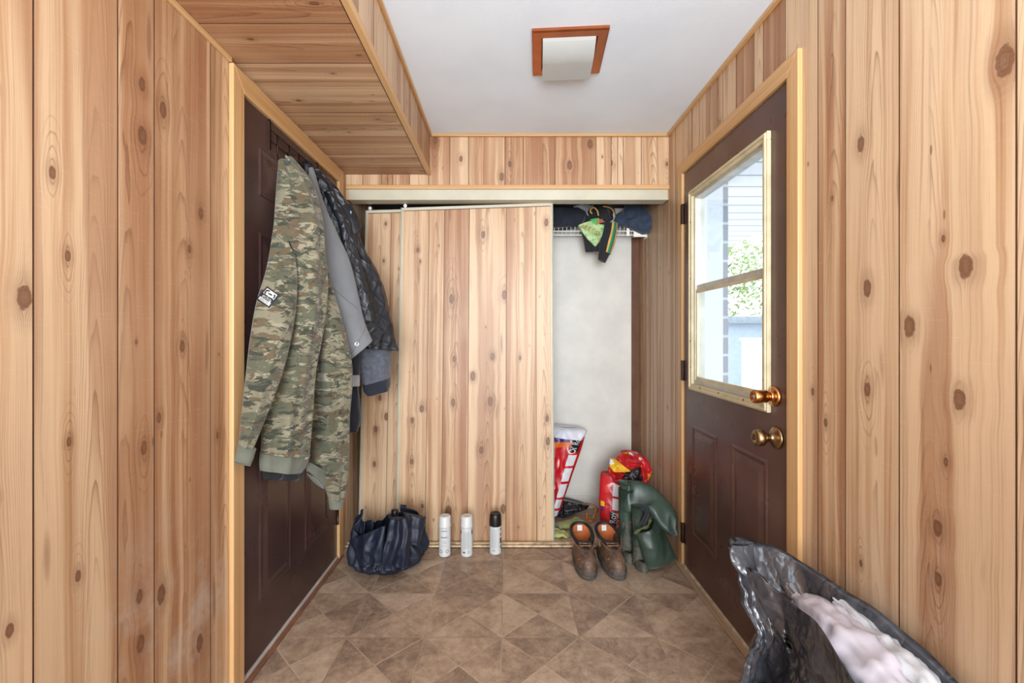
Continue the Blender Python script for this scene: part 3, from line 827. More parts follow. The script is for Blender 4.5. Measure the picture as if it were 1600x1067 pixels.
right = Cloth([(470,330,1.76),(478,400,1.80),(476,470,1.81),(474,540,1.81),(474,600,1.81),(474,650,1.81),(476,700,1.82),(496,735,1.82),(507,760,1.85),(513,778,1.87)],
              [(503,335,1.79),(508,395,1.80),(519,445,1.82),(535,500,1.83),(549,560,1.84),(551,600,1.85),(547,650,1.87),(546,700,1.89),(544,745,1.90),(539,779,1.90)],
              t=.05, tb=.04, folds=((1.2, .011, .2, .5), (2.7, .006, .6, .3)), crumple=.011, cs=12, seed=4, tfun=lambda v: .5+.5*math.sin(math.pi*min(1, v*1.15+.05)))
p = MB(); right.add(p, 44, 90); p.build('sleeve', M_camo, cg)
c = Cloth([(513,777,1.87),(515,795,1.87)], [(539,777,1.90),(535,793,1.895)], t=.022, tb=.02, crumple=.002)
p = MB(); c.add(p, 24, 8); p.build('cuff', M_rib, cg)
hem2 = Cloth([(474,718,1.735),(478,728,1.74),(480,736,1.75)], [(508,736,1.84),(510,752,1.845),(506,764,1.85)], t=.012, tb=.02, crumple=.003)
p = MB(); hem2.add(p, 24, 10); p.build('hem_band', M_rib, cg)
left = Cloth([(431,330,1.63),(417,415,1.57),(401,470,1.53),(391,525,1.50),(384,585,1.485),(377,650,1.47),(373,692,1.46)],
             [(462,400,1.62),(465,440,1.60),(462,490,1.58),(452,545,1.555),(438,595,1.53),(417,650,1.50),(396,702,1.475)],
             t=.045, tb=.03, folds=((1.1, .006, .2, .6), (2.3, .003, .5, .4)), crumple=.010, cs=12, seed=9, tfun=lambda v: min(1, v*3.5+.05)*(.55+.45*math.sin(math.pi*min(1, v+.1))))
p = MB(); left.add(p, 40, 80); sl = p.build('sleeve', M_camo, cg)
c = Cloth([(374,691,1.462),(369,712,1.455),(367,722,1.455)], [(397,702,1.512),(392,718,1.505),(387,728,1.50)], t=.030, tb=.018, crumple=.002)
p = MB(); c.add(p, 24, 10); p.build('cuff', M_rib, sl)
# patch on the left sleeve
M_pblack = simple('patch_black', '15161a', .7, var=.05); M_pwhite = simple('patch_white', 'b3b5b5', .7, var=.05)
def uv_at(cl, px, py):
    best = None
    for i in range(61):
        for j in range(81):
            q = cl.pos(i/60, j/80); x = VX+q.x*F/q.y; y = VY-(q.z-CZ)*F/q.y
            e = (x-px)**2+(y-py)**2
            if best is None or e < best[0]: best = (e, i/60, j/80)
    return best[1:]
pu, pv = uv_at(left, 414, 463); pu = max(pu, .26)
p = MB(); A = -.38
decal(p, left, pu, pv, .050, .066, A, .0020, 6, 0)
decal(p, left, pu, pv, .040, .055, A, .0030, 6, 1)
pt = p.build('patch', [M_pblack, M_pwhite], sl, label='small black and white rectangular patch')
def off_uv(dx, dy):
    ca, sa = math.cos(A), math.sin(A); return pu+(dx*ca-dy*sa)/left.w, pv-(dx*sa+dy*ca)/left.h
p = MB(); u_, v_ = off_uv(0, .013); decal(p, left, u_, v_, .037, .024, A, .0036, 4, 0, [(math.copysign(abs(math.cos(t_))**.6, math.cos(t_))*.5, math.copysign(abs(math.sin(t_))**.6, math.sin(t_))*.5) for t_ in [2*math.pi*i/24 for i in range(24)]])
decal(p, left, u_, v_, .029, .015, A, .0041, 4, 1, ell()); 
decal(p, left, u_, v_, .020, .008, A, .0046, 4, 0, [(-.5,-.1),(-.2,.3),(.2,.45),(.5,.1),(.25,-.05),(.5,-.35),(.1,-.2),(-.1,-.45),(-.2,-.1)])
u_, v_ = off_uv(0, -.006); decal(p, left, u_, v_, .041, .017, A, .0036, 4, 0)
p.build('emblem', [M_pblack, M_pwhite], pt)
u_, v_ = off_uv(0, -.0055)
if pt.parent is not None:
    conform('patch_lettering', left, 'ecko', .020, u_, v_, A, M_pwhite, pt, .0048, .8)
    u_, v_ = off_uv(0, -.0215); conform('patch_lettering', left, 'UNLTD.', .009, u_, v_, A, M_pblack, pt, .0036)
p = MB(); hu, hv = uv_at(hemc, 466, 711); decal(p, hemc, .86, .12, .016, .006, .1, .003, 3, 0); p.build('hem_tag', M_pwhite, cg)

# black garment behind the hoodie
bk = Cloth([(441,600,1.70),(432,650,1.70),(413,700,1.66),(408,738,1.65),(405,748,1.65)], [(490,600,1.87),(484,650,1.86),(482,700,1.83),(475,742,1.81),(462,752,1.78)], t=.012, tb=.012, folds=((2.5,.004,.2,0),), crumple=.006)
p = MB(); bk.add(p, 40, 30); p.build('black_garment', M_black, label='black garment whose hem peeks out below the camouflage hoodie', cat='garment')

# grey canvas jacket
gj = thing('grey_jacket', (-.72, 1.98, 1.1), 'plain grey canvas jacket with a silver snap at the cuff, between hoodie and quilted jacket', 'jacket')
gr = Cloth([(482,262,1.90),(486,320,1.88),(490,380,1.87),(495,440,1.87),(505,500,1.87),(520,545,1.90),(535,572,1.92)],
           [(489,262,1.92),(506,318,1.92),(527,366,1.95),(545,405,1.97),(557,450,1.98),(569,500,1.98),(582,532,1.97)],
           t=.035, tb=.03, folds=((.9, .006, .1, .3),), crumple=.005, cs=8, seed=3, tfun=lambda v: .3+.7*min(1, v*3))
p = MB(); gr.add(p, 40, 70); gs_ = p.build('sleeve', M_grey, gj)
p = MB()
path = [gr.pos(.18+.62*t_, .52+.22*t_, .0005) for t_ in [i/16 for i in range(17)]]; p.tube(path, .0012, 6); p.build('seam', M_greyd, gs_); p = MB()
path = [gr.pos(.30+.66*t_, .965-.095*t_, .0005) for t_ in [i/12 for i in range(13)]]; p.tube(path, .0012, 6)
p.build('seam', M_greyd, gs_)
p = MB(); u_, v_ = uv_at(gr, 557, 537)
nrm = gr.frame(v_)[2]; c0 = gr.pos(u_, v_, .001)
mt = frame_mtx(c0, Vector((0, 0, 1)).cross(nrm), (0, 0, 1))
rings = [[mt @ Vector((r_*math.cos(a_), r_*math.sin(a_), h_)) for a_ in [2*math.pi*k/20 for k in range(20)]] for r_, h_ in ((.0105, 0), (.0105, .002), (.008, .0035), (.004, .0028))]
p.loft(rings); p.build('snap_button', M_silver, gs_)
# pointed tail of the hood at the top
p = MB(); hh = Cloth([(470,262,1.97),(474,256,1.96),(478,275,1.96),(486,300,1.96)], [(478,250,2.0),(487,256,2.01),(492,275,2.02),(500,300,2.03)], t=.02, tb=.015, crumple=.004)
hh.add(p, 20, 24); p.build('collar', M_nylon, gj)

# quilted jacket
qj = thing('quilted_jacket', (-.66, 2.15, 1.15), 'dark quilted puffer jacket with a turned up collar, hanging nearest the closet', 'jacket')
quilt = lambda u, v: .002*max(0, min(abs(((u*.5+v*1.2)*7) % 1-.5), abs(((u*.5-v*1.2)*7) % 1-.5))*2)
qb_ = Cloth([(484,262,2.02),(495,300,2.03),(505,340,2.05),(520,380,2.07),(535,420,2.08),(545,460,2.08),(555,500,2.08),(562,530,2.08),(574,545,2.10)],
            [(500,272,2.09),(530,300,2.13),(553,335,2.17),(562,378,2.20),(582,415,2.23),(598,448,2.26),(609,490,2.28),(615,520,2.28),(621,548,2.28)],
            t=.05, tb=.04, folds=((1.0, .008, .15, .4), (2.2, .005, .5, .2)), crumple=.010, cs=12, seed=6, relief=quilt, tfun=lambda v: .4+.6*min(1, v*3))
p = MB(); qb_.add(p, 56, 110); qs = p.build('sleeve', M_quilt, qj)
c = Cloth([(520,325,2.05),(532,352,2.06),(545,372,2.07)], [(550,318,2.12),(556,332,2.14),(563,352,2.14)], t=.03, tb=.02, crumple=.006, seed=2)
p = MB(); c.add(p, 24, 20); p.build('collar', M_nylon, qj)
c = Cloth([(505,300,2.03),(528,350,2.03),(536,400,2.04),(548,450,2.05),(566,505,2.06)], [(520,300,2.06),(545,350,2.09),(560,400,2.10),(575,450,2.11),(583,500,2.12)], t=.03, tb=.01, folds=((1.1,.004,.2,.4),), crumple=.006, relief=quilt, seed=8)
p = MB(); c.add(p, 30, 60); p.build('front_panel', M_quilt, qj)
p = MB(); zp = [qb_.pos(.50+.12*t_, .30+.27*t_, .001) for t_ in [i/10 for i in range(11)]]; p.tube(zp, .0022, 6); p.build('zipper', M_black, qs)
p = MB(); a_, b_, n_ = c.frame(.1); pp = W(551, 336, 2.11)+Vector((0, -.03, 0)); p.box(pp-Vector((.004, .001, .002)), pp+Vector((.004, .001, .010))); p.build('collar_tag', simple('pale_blue_tag', '8fb4cf', .6), qj)
# charcoal hoodie under it
ch = thing('charcoal_hoodie', (-.66, 2.2, .95), 'charcoal marl sweatshirt sleeve with navy cuff below the quilted jacket', 'hoodie')
c = Cloth([(556,500,2.14),(561,545,2.14),(563,575,2.14),(566,602,2.14)], [(606,500,2.26),(612,540,2.26),(612,570,2.26),(610,588,2.26)], t=.035, tb=.03, folds=((1.5,.005,.2,0),), crumple=.008, seed=5)
p = MB(); c.add(p, 30, 34); sv = p.build('sleeve', M_char, ch)
c = Cloth([(565,600,2.14),(568,612,2.14),(574,619,2.15)], [(610,587,2.26),(610,600,2.26),(607,608,2.25)], t=.032, tb=.025, folds=((1.5,.005,.2,0),), crumple=.004, seed=5)
p = MB(); c.add(p, 30, 10); p.build('cuff', M_navy, sv)
# navy pullover with light cuff
nv = thing('navy_pullover', (-.68, 2.1, .85), 'navy pullover sleeve with a light grey cuff below the grey jacket', 'pullover')
c = Cloth([(530,520,2.04),(536,560,2.04),(541,586,2.04)], [(560,520,2.11),(563,555,2.11),(562,585,2.11)], t=.02, tb=.02, crumple=.005, seed=3)
p = MB(); c.add(p, 20, 24); sv = p.build('sleeve', M_navy, nv)
c = Cloth([(541,585,2.04),(543,604,2.04)], [(562,584,2.11),(562,603,2.11)], t=.016, tb=.016, crumple=.002)
p = MB(); c.add(p, 20, 8); p.build('cuff', M_lightg, sv)
c = Cloth([(505,300,2.12),(512,400,2.10),(518,500,2.09),(525,560,2.08),(530,610,2.08),(532,650,2.08),(536,676,2.08)], [(522,300,2.16),(535,400,2.17),(548,500,2.17),(558,590,2.16),(562,620,2.16),(564,655,2.16),(557,674,2.15)], t=.025, tb=.02, folds=((1.3,.004,.2,0),), crumple=.008, seed=7)
p = MB(); c.add(p, 24, 30); p.build('navy_sweatshirt', M_navy, label='navy sweatshirt hem showing lowest, beside the camouflage sleeve', cat='sweatshirt')

# ------------------------------------------------------------------ navy umbrella
M_umb, nt, b = newmat('navy_nylon_canopy', .55); put(nt, b.inputs['Base Color'], mix(nt, noise(nt, tex_co(nt), 9, 4), '0e1524', '182236')); put(nt, b.inputs['Normal'], bump(nt, noise(nt, tex_co(nt), 30, 4, .6), .35, .003))
uc = Vector((-.628, 2.335, 0))
um = thing('umbrella', uc, 'navy folding umbrella left half open on the floor, its folds pointing up', 'umbrella')
N = 192; MR = 40
prof = [(0, .035), (.03, .115), (.10, .165), (.22, .190), (.40, .198), (.60, .192), (.80, .178), (1.0, .165)]
def pr(t):
    for (a, ra), (b_, rb) in zip(prof[:-1], prof[1:]):
        if t <= b_: k = (t-a)/(b_-a); return ra+(rb-ra)*k
    return prof[-1][1]
rings_o, rings_i = [], []
rimh = [0.20, .285, .215, .20, .285, .17, .155, .19]
def umb_pt(a, t, inner=0.0):
    k = a/(2*math.pi)*8
    i0 = int(k) % 8; f = k-int(k); fs = f*f*(3-2*f)
    hgt = rimh[i0]*(1-fs)+rimh[(i0+1) % 8]*fs
    hgt -= .030*math.sin(math.pi*f)
    lobe = abs(math.sin(math.pi*k))   # 0 at rib, 1 mid-gore
    r = pr(t)*(.93+.10*math.cos(a-.3))
    r *= 1 - .30*(1-lobe)**1.3*min(1, t*1.8) + .04
    r += .013*math.sin(a*17+t*5)*min(1, t*2) + .020*math.sin(a*5+1)*t
    p = Vector((math.cos(a)*(r-inner)*1.02, math.sin(a)*(r-inner)*.86, .002+hgt*t + inner*.2))
    q = p*16; nz = mnoise.noise(q*.6)*.012+(.5-abs(mnoise.noise(q*1.3+Vector((3, 1, 7)))))*.007
    p.x += math.cos(a)*nz*min(1, t*4); p.y += math.sin(a)*nz*min(1, t*4)
    return uc+p
mb = MB()
out_ = [[umb_pt(2*math.pi*i/N, j/MR) for i in range(N)] for j in range(MR+1)]
inn_ = [[umb_pt(2*math.pi*i/N, j/MR, .004) for i in range(N)] for j in range(MR, 3, -1)]
mb.loft(out_+inn_, True, (True, True))
# loose flaps
def flap(pts, th=.004):
    b = mb.add([Vector(q) for q in pts]+[Vector(q)+Vector((0, th, 0)) for q in pts]); n = len(pts)
    mb.face([b+i for i in range(n)]); mb.face([b+n+i for i in range(n)][::-1])
    for i in range(n): mb.face([b+i, b+n+i, b+n+(i+1) % n, b+(i+1) % n])
fl1 = Cloth([(629,800,2.28),(634,825,2.25),(640,850,2.24)], [(666,808,2.32),(661,830,2.30),(656,850,2.28)], t=.02, tb=.01, folds=((1.5,.006,.1,.5),), crumple=.009, cs=14, seed=2); fl1.add(mb, 24, 24)
fl2 = Cloth([(545,845,2.24),(553,860,2.20),(562,885,2.19)], [(603,820,2.16),(600,850,2.14),(596,880,2.15)], t=.02, tb=.01, folds=((2,.008,.1,.5),), crumple=.009, cs=14, seed=5); fl2.add(mb, 30, 24)
fl3 = Cloth([(608,808,2.22),(600,850,2.16),(585,890,2.17)], [(637,808,2.24),(640,840,2.20),(640,885,2.20)], t=.022, tb=.01, crumple=.009, cs=14, folds=((2.2,.009,.1,.3),), seed=7); fl3.add(mb, 30, 30)
mb.build('canopy', M_umb, um)
M_umblk = simple('black_plastic', '101114', .35, var=.1)
p = MB(); p.tube([uc+Vector((.02, 0, .012)), uc+Vector((.042, -.02, .24))], .006, 10); p.build('shaft', M_silver, um)
p = MB(); c = W(617, 812, 2.30)
p.lathe([(0, -.05), (.012, -.05), (.014, -.02), (.018, .0), (.0185, .045), (.0165, .052), (0, .052)], c, 'z', 24); p.build('handle', M_umblk, um)
for k in range(8):
    a = 2*math.pi*k/8
    p = MB(); path = [umb_pt(a, t_, .012) for t_ in (.12, .4, .7, 1.0)]; path.append(path[-1]+Vector((0, 0, .010)))
    p.tube(path, .0018, 6); p.build('rib', M_silver, um)
p = MB()
for px, py, d in ((601,822,2.15),(609,823,2.13),(614,835,2.12),(599,826,2.14)):
    p.lathe([(0, -.005), (.004, -.003), (.004, .003), (0, .005)], W(px, py, d), 'z', 8)
# ------------------------------------------------------------------ spray cans
M_can = simple('white_can', 'c9cbcb', .28, var=.02); M_cap = simple('white_cap', 'd2d4d3', .4, var=.02); M_capb = simple('black_cap', '141416', .4, var=.1)
M_ink = simple('grey_ink', '5b6068', .5, var=.1); M_inkl = simple('pale_label_ink', 'a9adb2', .5, var=.1); M_inkd = simple('dark_ink', '3a3230', .5)
def can(px, py, label, capm, front, rot=0, body=None):
    d = F*CZ/(py-VY); c = Vector(((px-VX)*d/F, d, 0)); c.y += .012
    t = thing('spray_can', c, label, 'spray can', 'spray paint cans')
    r = .0325
    p = MB(); p.lathe([(0, .002), (r-.004, .001), (r-.001, .003), (r, .007), (r-.001, .011), (r-.001, .148), (r-.0015, .150), (r-.006, .157), (0, .158)], c, 'z', 48); bd = p.build('can_body', body or M_can, t)
    p = MB()
    if capm is M_cap: pr_ = [(0, .152), (r-.001, .152), (r, .156), (r, .164), (r-.0012, .166), (r-.0016, .205), (r-.004, .211), (r-.008, .2125), (r-.010, .2120), (0, .2120)]
    else: pr_ = [(0, .150), (r, .150), (r+.0008, .154), (r-.0005, .190), (r-.002, .206), (r-.005, .214), (r-.010, .2165), (r-.0115, .214), (0, .2135)]
    p.lathe(pr_, c, 'z', 48); p.build('cap', capm, t, label=None if capm is M_cap else 'black plastic cap')
    def wrap(cx, z0, w_, h_, mi, m):
        n = 8
        pts = []
        for zz in (z0, z0+h_):
            for i in range(n+1):
                a = -math.pi/2 + rot + (cx+(i/n-.5)*w_)/r
                pts.append(c+Vector(((r+.0003)*math.cos(a), (r+.0003)*math.sin(a), zz)))
        b = m.add(pts)
        for i in range(n): m.face((b+i, b+i+1, b+n+2+i, b+n+1+i), mi, None, True)
    m = MB()
    for e in front: wrap(*e, m)
    m.build('printed_label', [M_ink, M_inkl, M_inkd], bd)
    return t, c, bd
def can_text(bd, c, body, size, z, rot=0, mat=None, x0=0):
    o = text('lettering', body, size, Matrix.Identity(4), mat or M_ink, bd, extrude=0); wl = WL[bd]; r = .0325+.0004
    for v_ in o.data.vertices:
        x, y = v_.co.x+wl.x+x0, v_.co.y+wl.y; a = -math.pi/2+rot+x/r
        v_.co = c+Vector((r*math.cos(a), r*math.sin(a), z+y))-wl
def ringmark(m, x0, z0, r0, c, rot=0, mi=0):
    n = 20; r = .0325+.0004; pts = []
    for rr in (r0, r0*.72):
        for i in range(n):
            t_ = 2*math.pi*i/n; x = x0+rr*math.cos(t_); z = z0+rr*math.sin(t_); a = -math.pi/2+rot+x/r
            pts.append(c+Vector((r*math.cos(a), r*math.sin(a), z)))
    b = m.add(pts)
    for i in range(n): m.face((b+i, b+(i+1) % n, b+n+(i+1) % n, b+n+i), mi)
t1, c1, b1 = can(694.5, 868.5, 'white spray can with white cap and a logo, leftmost of the three', M_cap, [(0,.138,.034,.0028,0),(0,.104,.036,.0042,0),(-.006,.074,.003,.016,1),(.003,.074,.003,.016,1),(.010,.073,.004,.012,1),(0,.062,.030,.0012,1),(0,.057,.026,.001,1)])
m = MB(); ringmark(m, -.016, .032, .0085, c1); ringmark(m, .017, .032, .0085, c1); m.build('warning_symbol', M_ink, b1)
t2, c2, b2 = can(729, 868.5, 'white spray can with its fine print side showing, middle of the three', M_cap, [(0,.045+.0042*i,.036-.002*(i % 3),.0016,1) for i in range(22)] + [(-.012,.022,.014,.008,0),(.012,.020,.012,.016,1),(-.036,.120,.010,.02,0),(.036,.118,.010,.024,0)])
t3, c3, b3 = can(774, 865, 'spray can with a black cap, rightmost of the three', M_capb, [(-.008,.040+.0042*i,.030-.002*(i % 3),.0016,1) for i in range(24)] + [(-.008,.018,.018,.014,1),(.034,.060,.014,.03,2),(.034,.100,.012,.012,0),(.034,.130,.010,.01,0),(.033,.034,.010,.014,0)])
# ------------------------------------------------------------------ wire shelf in the closet
M_vinyl = simple('white_vinyl_wire', 'e6e4de', .35, var=.03)
sh = thing('wire_shelf', (0, 3.0, 1.83), 'white wire shelf across the closet under the folded clothes', 'shelf')
p = MB(); x0, x1 = XL+.003, XR-.004; yf, yb = 2.92, 3.094
for y, z in ((yf, 1.845), (yf, 1.878), (yb, 1.845), ((yf+yb)/2, 1.841), (yf-.002, 1.818)): p.tube([(x0, y, z), (x1, y, z)], .0033, 8)
p.build('support_rod', M_vinyl, sh)
p = MB(); n = 68
for i in range(n):
    x = x0+.012+(x1-x0-.024)*i/(n-1); p.tube([(x, yf, 1.880), (x, yf-.002, 1.850), (x+.0, yf+.004, 1.8475), (x, yb, 1.8475)], .0016, 5, caps=False)
    if i % 1 == 0: p.tube([(x, yf, 1.848), (x-.008, yf-.002, 1.818)], .0014, 5, caps=False)
p.build('wire_deck', M_vinyl, sh)
p = MB(); cx = (981-VX)*yf/F; p.box((cx-.010, yf-.008, 1.812), (cx+.010, yf-.003, 1.884)); p.build('joiner', M_vinyl, sh, bevel=.002)
p = MB(); p.box((XR-.090, yf-.012, 1.806), (XR-.0015, yf-.004, 1.846)); p.box((XR-.006, yf-.012, 1.80), (XR-.0015, yf+.05, 1.86)); p.build('end_bracket', M_vinyl, sh, bevel=.003)
# clothes on the shelf
c = Cloth([(836,330,2.95),(832,342,2.95),(834,354,2.95),(838,359,2.95)], [(906,325,2.93),(916,332,2.92),(912,346,2.92),(903,354,2.92)], t=.05, tb=.07, folds=((.7,.01,.1,.9),(1.7,.006,.4,-.5)), crumple=.014, cs=9, seed=12)
p = MB(); c.add(p, 40, 40); p.build('folded_navy_top', M_navy, label='dark navy top folded on the left end of the wire shelf', cat='clothing')
c = Cloth([(896,322,3.0),(898,330,3.0),(905,342,2.99)], [(924,320,3.0),(922,334,3.0),(914,346,2.99)], t=.02, tb=.03, crumple=.01, seed=3)
p = MB(); c.add(p, 20, 20); p.build('white_cloth', fabric('white_cotton', 'cfd0d6'), label='crumpled white cloth on the wire shelf behind the striped sweatshirt', cat='cloth')
c = Cloth([(955,326,3.06),(953,350,3.06)], [(990,326,3.06),(990,350,3.06)], t=.015, tb=.015, crumple=.01, seed=8)
p = MB(); c.add(p, 20, 20); p.build('folded_white_sheet', fabric('off_white_cotton', 'd6d3cc'), label='folded off-white cloth at the back of the shelf, left of the blue hoodie', cat='cloth')
bh = thing('blue_hoodie', (.78, 2.93, 1.85), 'slate blue hoodie bundled on the right end of the wire shelf', 'hoodie')
c = Cloth([(976,321,2.93),(972,338,2.92),(972,352,2.92),(985,358,2.90),(1003,366,2.89)], [(1005,321,2.93),(1014,332,2.91),(1025,342,2.88),(1027,352,2.88),(1017,364,2.88)], t=.06, tb=.05, folds=((.8,.012,.2,.5),(1.9,.006,.1,.8)), crumple=.016, cs=10, seed=15)
p = MB(); c.add(p, 44, 50); p.build('body', M_navy2, bh)
c = Cloth([(960,337,2.94),(957,348,2.93),(964,354,2.92)], [(972,331,2.94),(980,342,2.92),(982,354,2.91)], t=.04, tb=.03, crumple=.012, seed=4)
p = MB(); c.add(p, 24, 24); p.build('sleeve', M_navy2, bh)
p = MB(); q0 = W(986, 341, 2.845); p.tube([q0+Vector((-.018,0,0)), q0, q0+Vector((.022,-.002,.003))], .004, 6); p.build('pocket_slit', M_navy, bh)
# striped sweatshirt with green print
M_gold = fabric('gold_knit', 'c29a4a'); M_green = fabric('green_knit', '1a7a5c'); M_blk2 = fabric('black_fleece', '15161b', var=.25, scale=30)
M_print, nt, b = newmat('green_print', .7); co = tex_co(nt)
n1 = noise(nt, co, 22, 4, .6, .5); n2 = noise(nt, co, 55, 3)
col = ramp(nt, n1, [(.35, '5a8f58'), (.47, '93b57a'), (.6, 'b4c994')]); col = mix(nt, smooth(nt, n2, .6, .68)*.7, col, '3f8f45'); put(nt, b.inputs['Base Color'], col)
M_skin = fabric('orange_print', 'a8623f', var=.3, scale=60); M_glt = fabric('grey_print', '9aa0b0')
vs = thing('striped_sweatshirt', (.55, 2.9, 1.70), 'black sweatshirt with green print and gold and green sleeve stripes spilling over the shelf', 'sweatshirt')
d0 = 2.90
c = Cloth([(921,326,2.94),(914,334,2.93),(912,354,2.93)], [(955,322,2.95),(962,334,2.93),(958,356,2.93)], t=.07, tb=.05, folds=((.9,.014,.3,.4),(2.0,.007,.1,.3)), crumple=.016, cs=12, seed=21)
p = MB(); c.add(p, 44, 36); p.build('body', M_blk2, vs)
for pts, m_, r_ in (([(925,334),(922,329),(927,324),(933,329),(935,337)], M_gold, .0048), ([(942,322),(954,325),(959,332),(960,340)], M_gold, .0036), ([(958,334),(959,342),(954,347)], M_glt, .003), ([(919,337),(917,331),(921,324),(927,321)], M_glt, .003)):
    p = MB(); P_ = [W(x, y, 2.825) for x, y in pts]; p.tube([crom(P_, i/16) for i in range(17)], r_, 8); p.build('piping', m_, vs)
c = Cloth([(908,362,2.885),(912,376,2.885),(915,394,2.885)], [(944,360,2.885),(943,378,2.885),(940,392,2.885)], t=.010, tb=.012, folds=((1.5,.004,.1,.3),), crumple=.008, seed=2)
p = MB(); c.add(p, 30, 30, matf=None); p.build('lower_front', M_blk2, vs)
gp = Cloth([(903,352,2.868),(908,361,2.865),(916,372,2.862),(928,384,2.86)], [(938,340,2.868),(946,352,2.865),(943,368,2.862),(931,385.5,2.86)], t=.012, tb=.008, folds=((1.3,.003,.1,.3),), crumple=.004, seed=2)
p = MB(); gp.add(p, 36, 36); pn = p.build('printed_panel', M_print, vs, label='pale green printed front')
cw = Cloth([(903,347,2.85),(908,352,2.85)], [(930,356,2.85),(931,369,2.85)], t=.008, tb=.004, crumple=.001)
conform('lettering', gp, 'HULK SM', .036, .40, .40, -.95, simple('dark_print_ink', '4a3a14', .6), pn, .0030, .8)
conform('lettering', gp, 'HULK SM', .033, .40, .40, -.95, simple('gold_print_ink', 'c9a23a', .6), pn, .0042, .8)
c = Cloth([(922,343,2.86),(926,348,2.855)], [(934,341,2.86),(932,352,2.855)], t=.01, tb=.01, crumple=.006); p = MB(); c.add(p, 16, 12); p.build('print_detail', fabric('bright_green_print', '4aa152', var=.3), vs)
c = Cloth([(931,345,2.86),(933,350,2.855)], [(946,341,2.86),(945,347,2.855)], t=.01, tb=.01, crumple=.006); p = MB(); c.add(p, 16, 12); p.build('print_detail', M_skin, vs)
def stripes(u, v):
    if u < 0: return 0
    if .50 < u < .64: return 1
    if .64 <= u < .82: return 2
    if .86 < u < .97: return 1
    return 0
sl_ = Cloth([(945,345,2.86),(942,362,2.855),(937,378,2.855),(936,392,2.855)], [(965,349,2.86),(964,364,2.855),(960,382,2.855),(954,398,2.855)], t=.03, tb=.02, crumple=.003, seed=7)
p = MB(); sl_.add(p, 60, 40, matf=stripes); sv = p.build('sleeve', [M_blk2, M_gold, M_green], vs)
c = Cloth([(936,391,2.855),(934,405,2.855)], [(953,397,2.855),(946,411,2.855)], t=.024, tb=.018, crumple=.003); p = MB(); c.add(p, 24, 12); p.build('cuff', M_blk2, sv)

# ------------------------------------------------------------------ pet food bags
M_red, nt, b = newmat('glossy_red_bag', .30); co = tex_co(nt)
put(nt, b.inputs['Base Color'], mix(nt, smooth(nt, noise(nt, co, 7, 3), .4, .7), 'b5141c', 'c81f27')); put(nt, b.inputs['Normal'], bump(nt, noise(nt, co, 28, 5, .65), .5, .006)); b.inputs['Coat Weight'].default_value = .3
M_bagw = simple('bag_white_print', 'd5d6d8', .4, var=.03); M_bagb = simple('bag_black_print', '17171a', .4); M_bagy = simple('bag_yellow_print', 'd9a51e', .4); M_bagp = simple('bag_purple_print', '3b2a6b', .4); M_bago = simple('bag_orange_print', 'd5682a', .4)
rb = thing('pet_food_bag', (.66, 2.74, 0), 'red pet food bag with rolled top standing behind the brown boots', 'pet food bag')
RB = Cloth([(939,738,2.74),(937,760,2.71),(936,785,2.70),(937,810,2.69),(939,828,2.69)], [(1012,752,2.72),(1010,775,2.70),(1010,795,2.69),(1008,815,2.68),(1005,830,2.68)], t=.05, tb=.09, folds=((.8,.006,.2,.2),), crumple=.008, cs=9, seed=5)
def bagm(u, v):
    if u < 0: return 0
    if .25 < u < .48:
        if .12 < v < .32: return 1
        if .36 < v < .55: return 1
    if .02 < u < .10 and .45 < v < .53: return 3
    if .02 < u < .08 and .53 <= v < .60: return 4
    if .20 < u < .52 and v > .58: return 2 if u < .33 else 5
    if u > .66: return 2
    return 0
p = MB(); RB.add(p, 80, 80, matf=lambda u, v: bagm(u-.10*(1-v)*0, v)); bd = p.build('bag_body', [M_red, M_bagw, M_bagb, M_bagy, M_bagp, M_red], rb)
conform('lettering', RB, "Ol' Roy", .052, .265, .77, math.pi/2, M_bagw, bd, .002, .8)
conform('lettering', RB, 'NUTRITION', .030, .38, .80, math.pi/2, M_bagw, bd, .002, .85)
conform('lettering', RB, 'COMPLETE', .030, .455, .80, math.pi/2, M_bagw, bd, .002, .85)
def rollm(u, v):
    if u < 0: return 0
    if .72 < u < .84 and .18 < v < .36: return 1
    if .26 < u < .40 and v < .14: return 2
    if .44 < u < .58 and v < .10: return 1
    if .50 < u < .78 and .74 < v < .95: return 3
    if .9 < u < .97 and .7 < v < .85: return 2
    return 0
c = Cloth([(970,706,2.78),(962,716,2.75),(950,733,2.70),(958,750,2.68)], [(996,706,2.79),(1010,716,2.76),(1019,738,2.70),(1008,762,2.68)], t=.032, tb=.05, folds=((1.2,.016,.3,.9),(2.6,.010,.1,-.7)), crumple=.030, cs=17, seed=19)
p = MB(); c.add(p, 60, 50, matf=rollm); p.build('rolled_top', [M_red, M_bagw, M_bagy, M_bagb], rb)
p = MB(); P_ = [W(x, y, d) for x, y, d in ((953,718,2.70),(957,727,2.665),(966,735,2.64),(978,738,2.63),(985,735,2.63))]
yc_ = Cloth([(952,716,2.70),(952,728,2.67),(958,737,2.65)], [(962,717,2.69),(974,727,2.64),(986,736,2.63)], t=.014, tb=.015, crumple=.008, cs=22, folds=((1.3,.004,.1,.4),)); yc_.add(p, 24, 20, matf=lambda u, v: 1 if v < .35 and u < .5 else 0); p.build('yellow_fold', [M_bagy, M_bagw], rb)
p = MB(); P_ = [W(x, y, d) for x, y, d in ((976,745,2.64),(988,741,2.63),(999,733,2.64))]
yc_ = Cloth([(975,740,2.645),(976,748,2.635),(980,754,2.635)], [(1001,729,2.65),(1002,739,2.64),(996,748,2.64)], t=.014, tb=.015, crumple=.010, cs=24, folds=((1.4,.005,.1,.4),)); yc_.add(p, 24, 20); p.build('black_fold', M_bagb, rb)
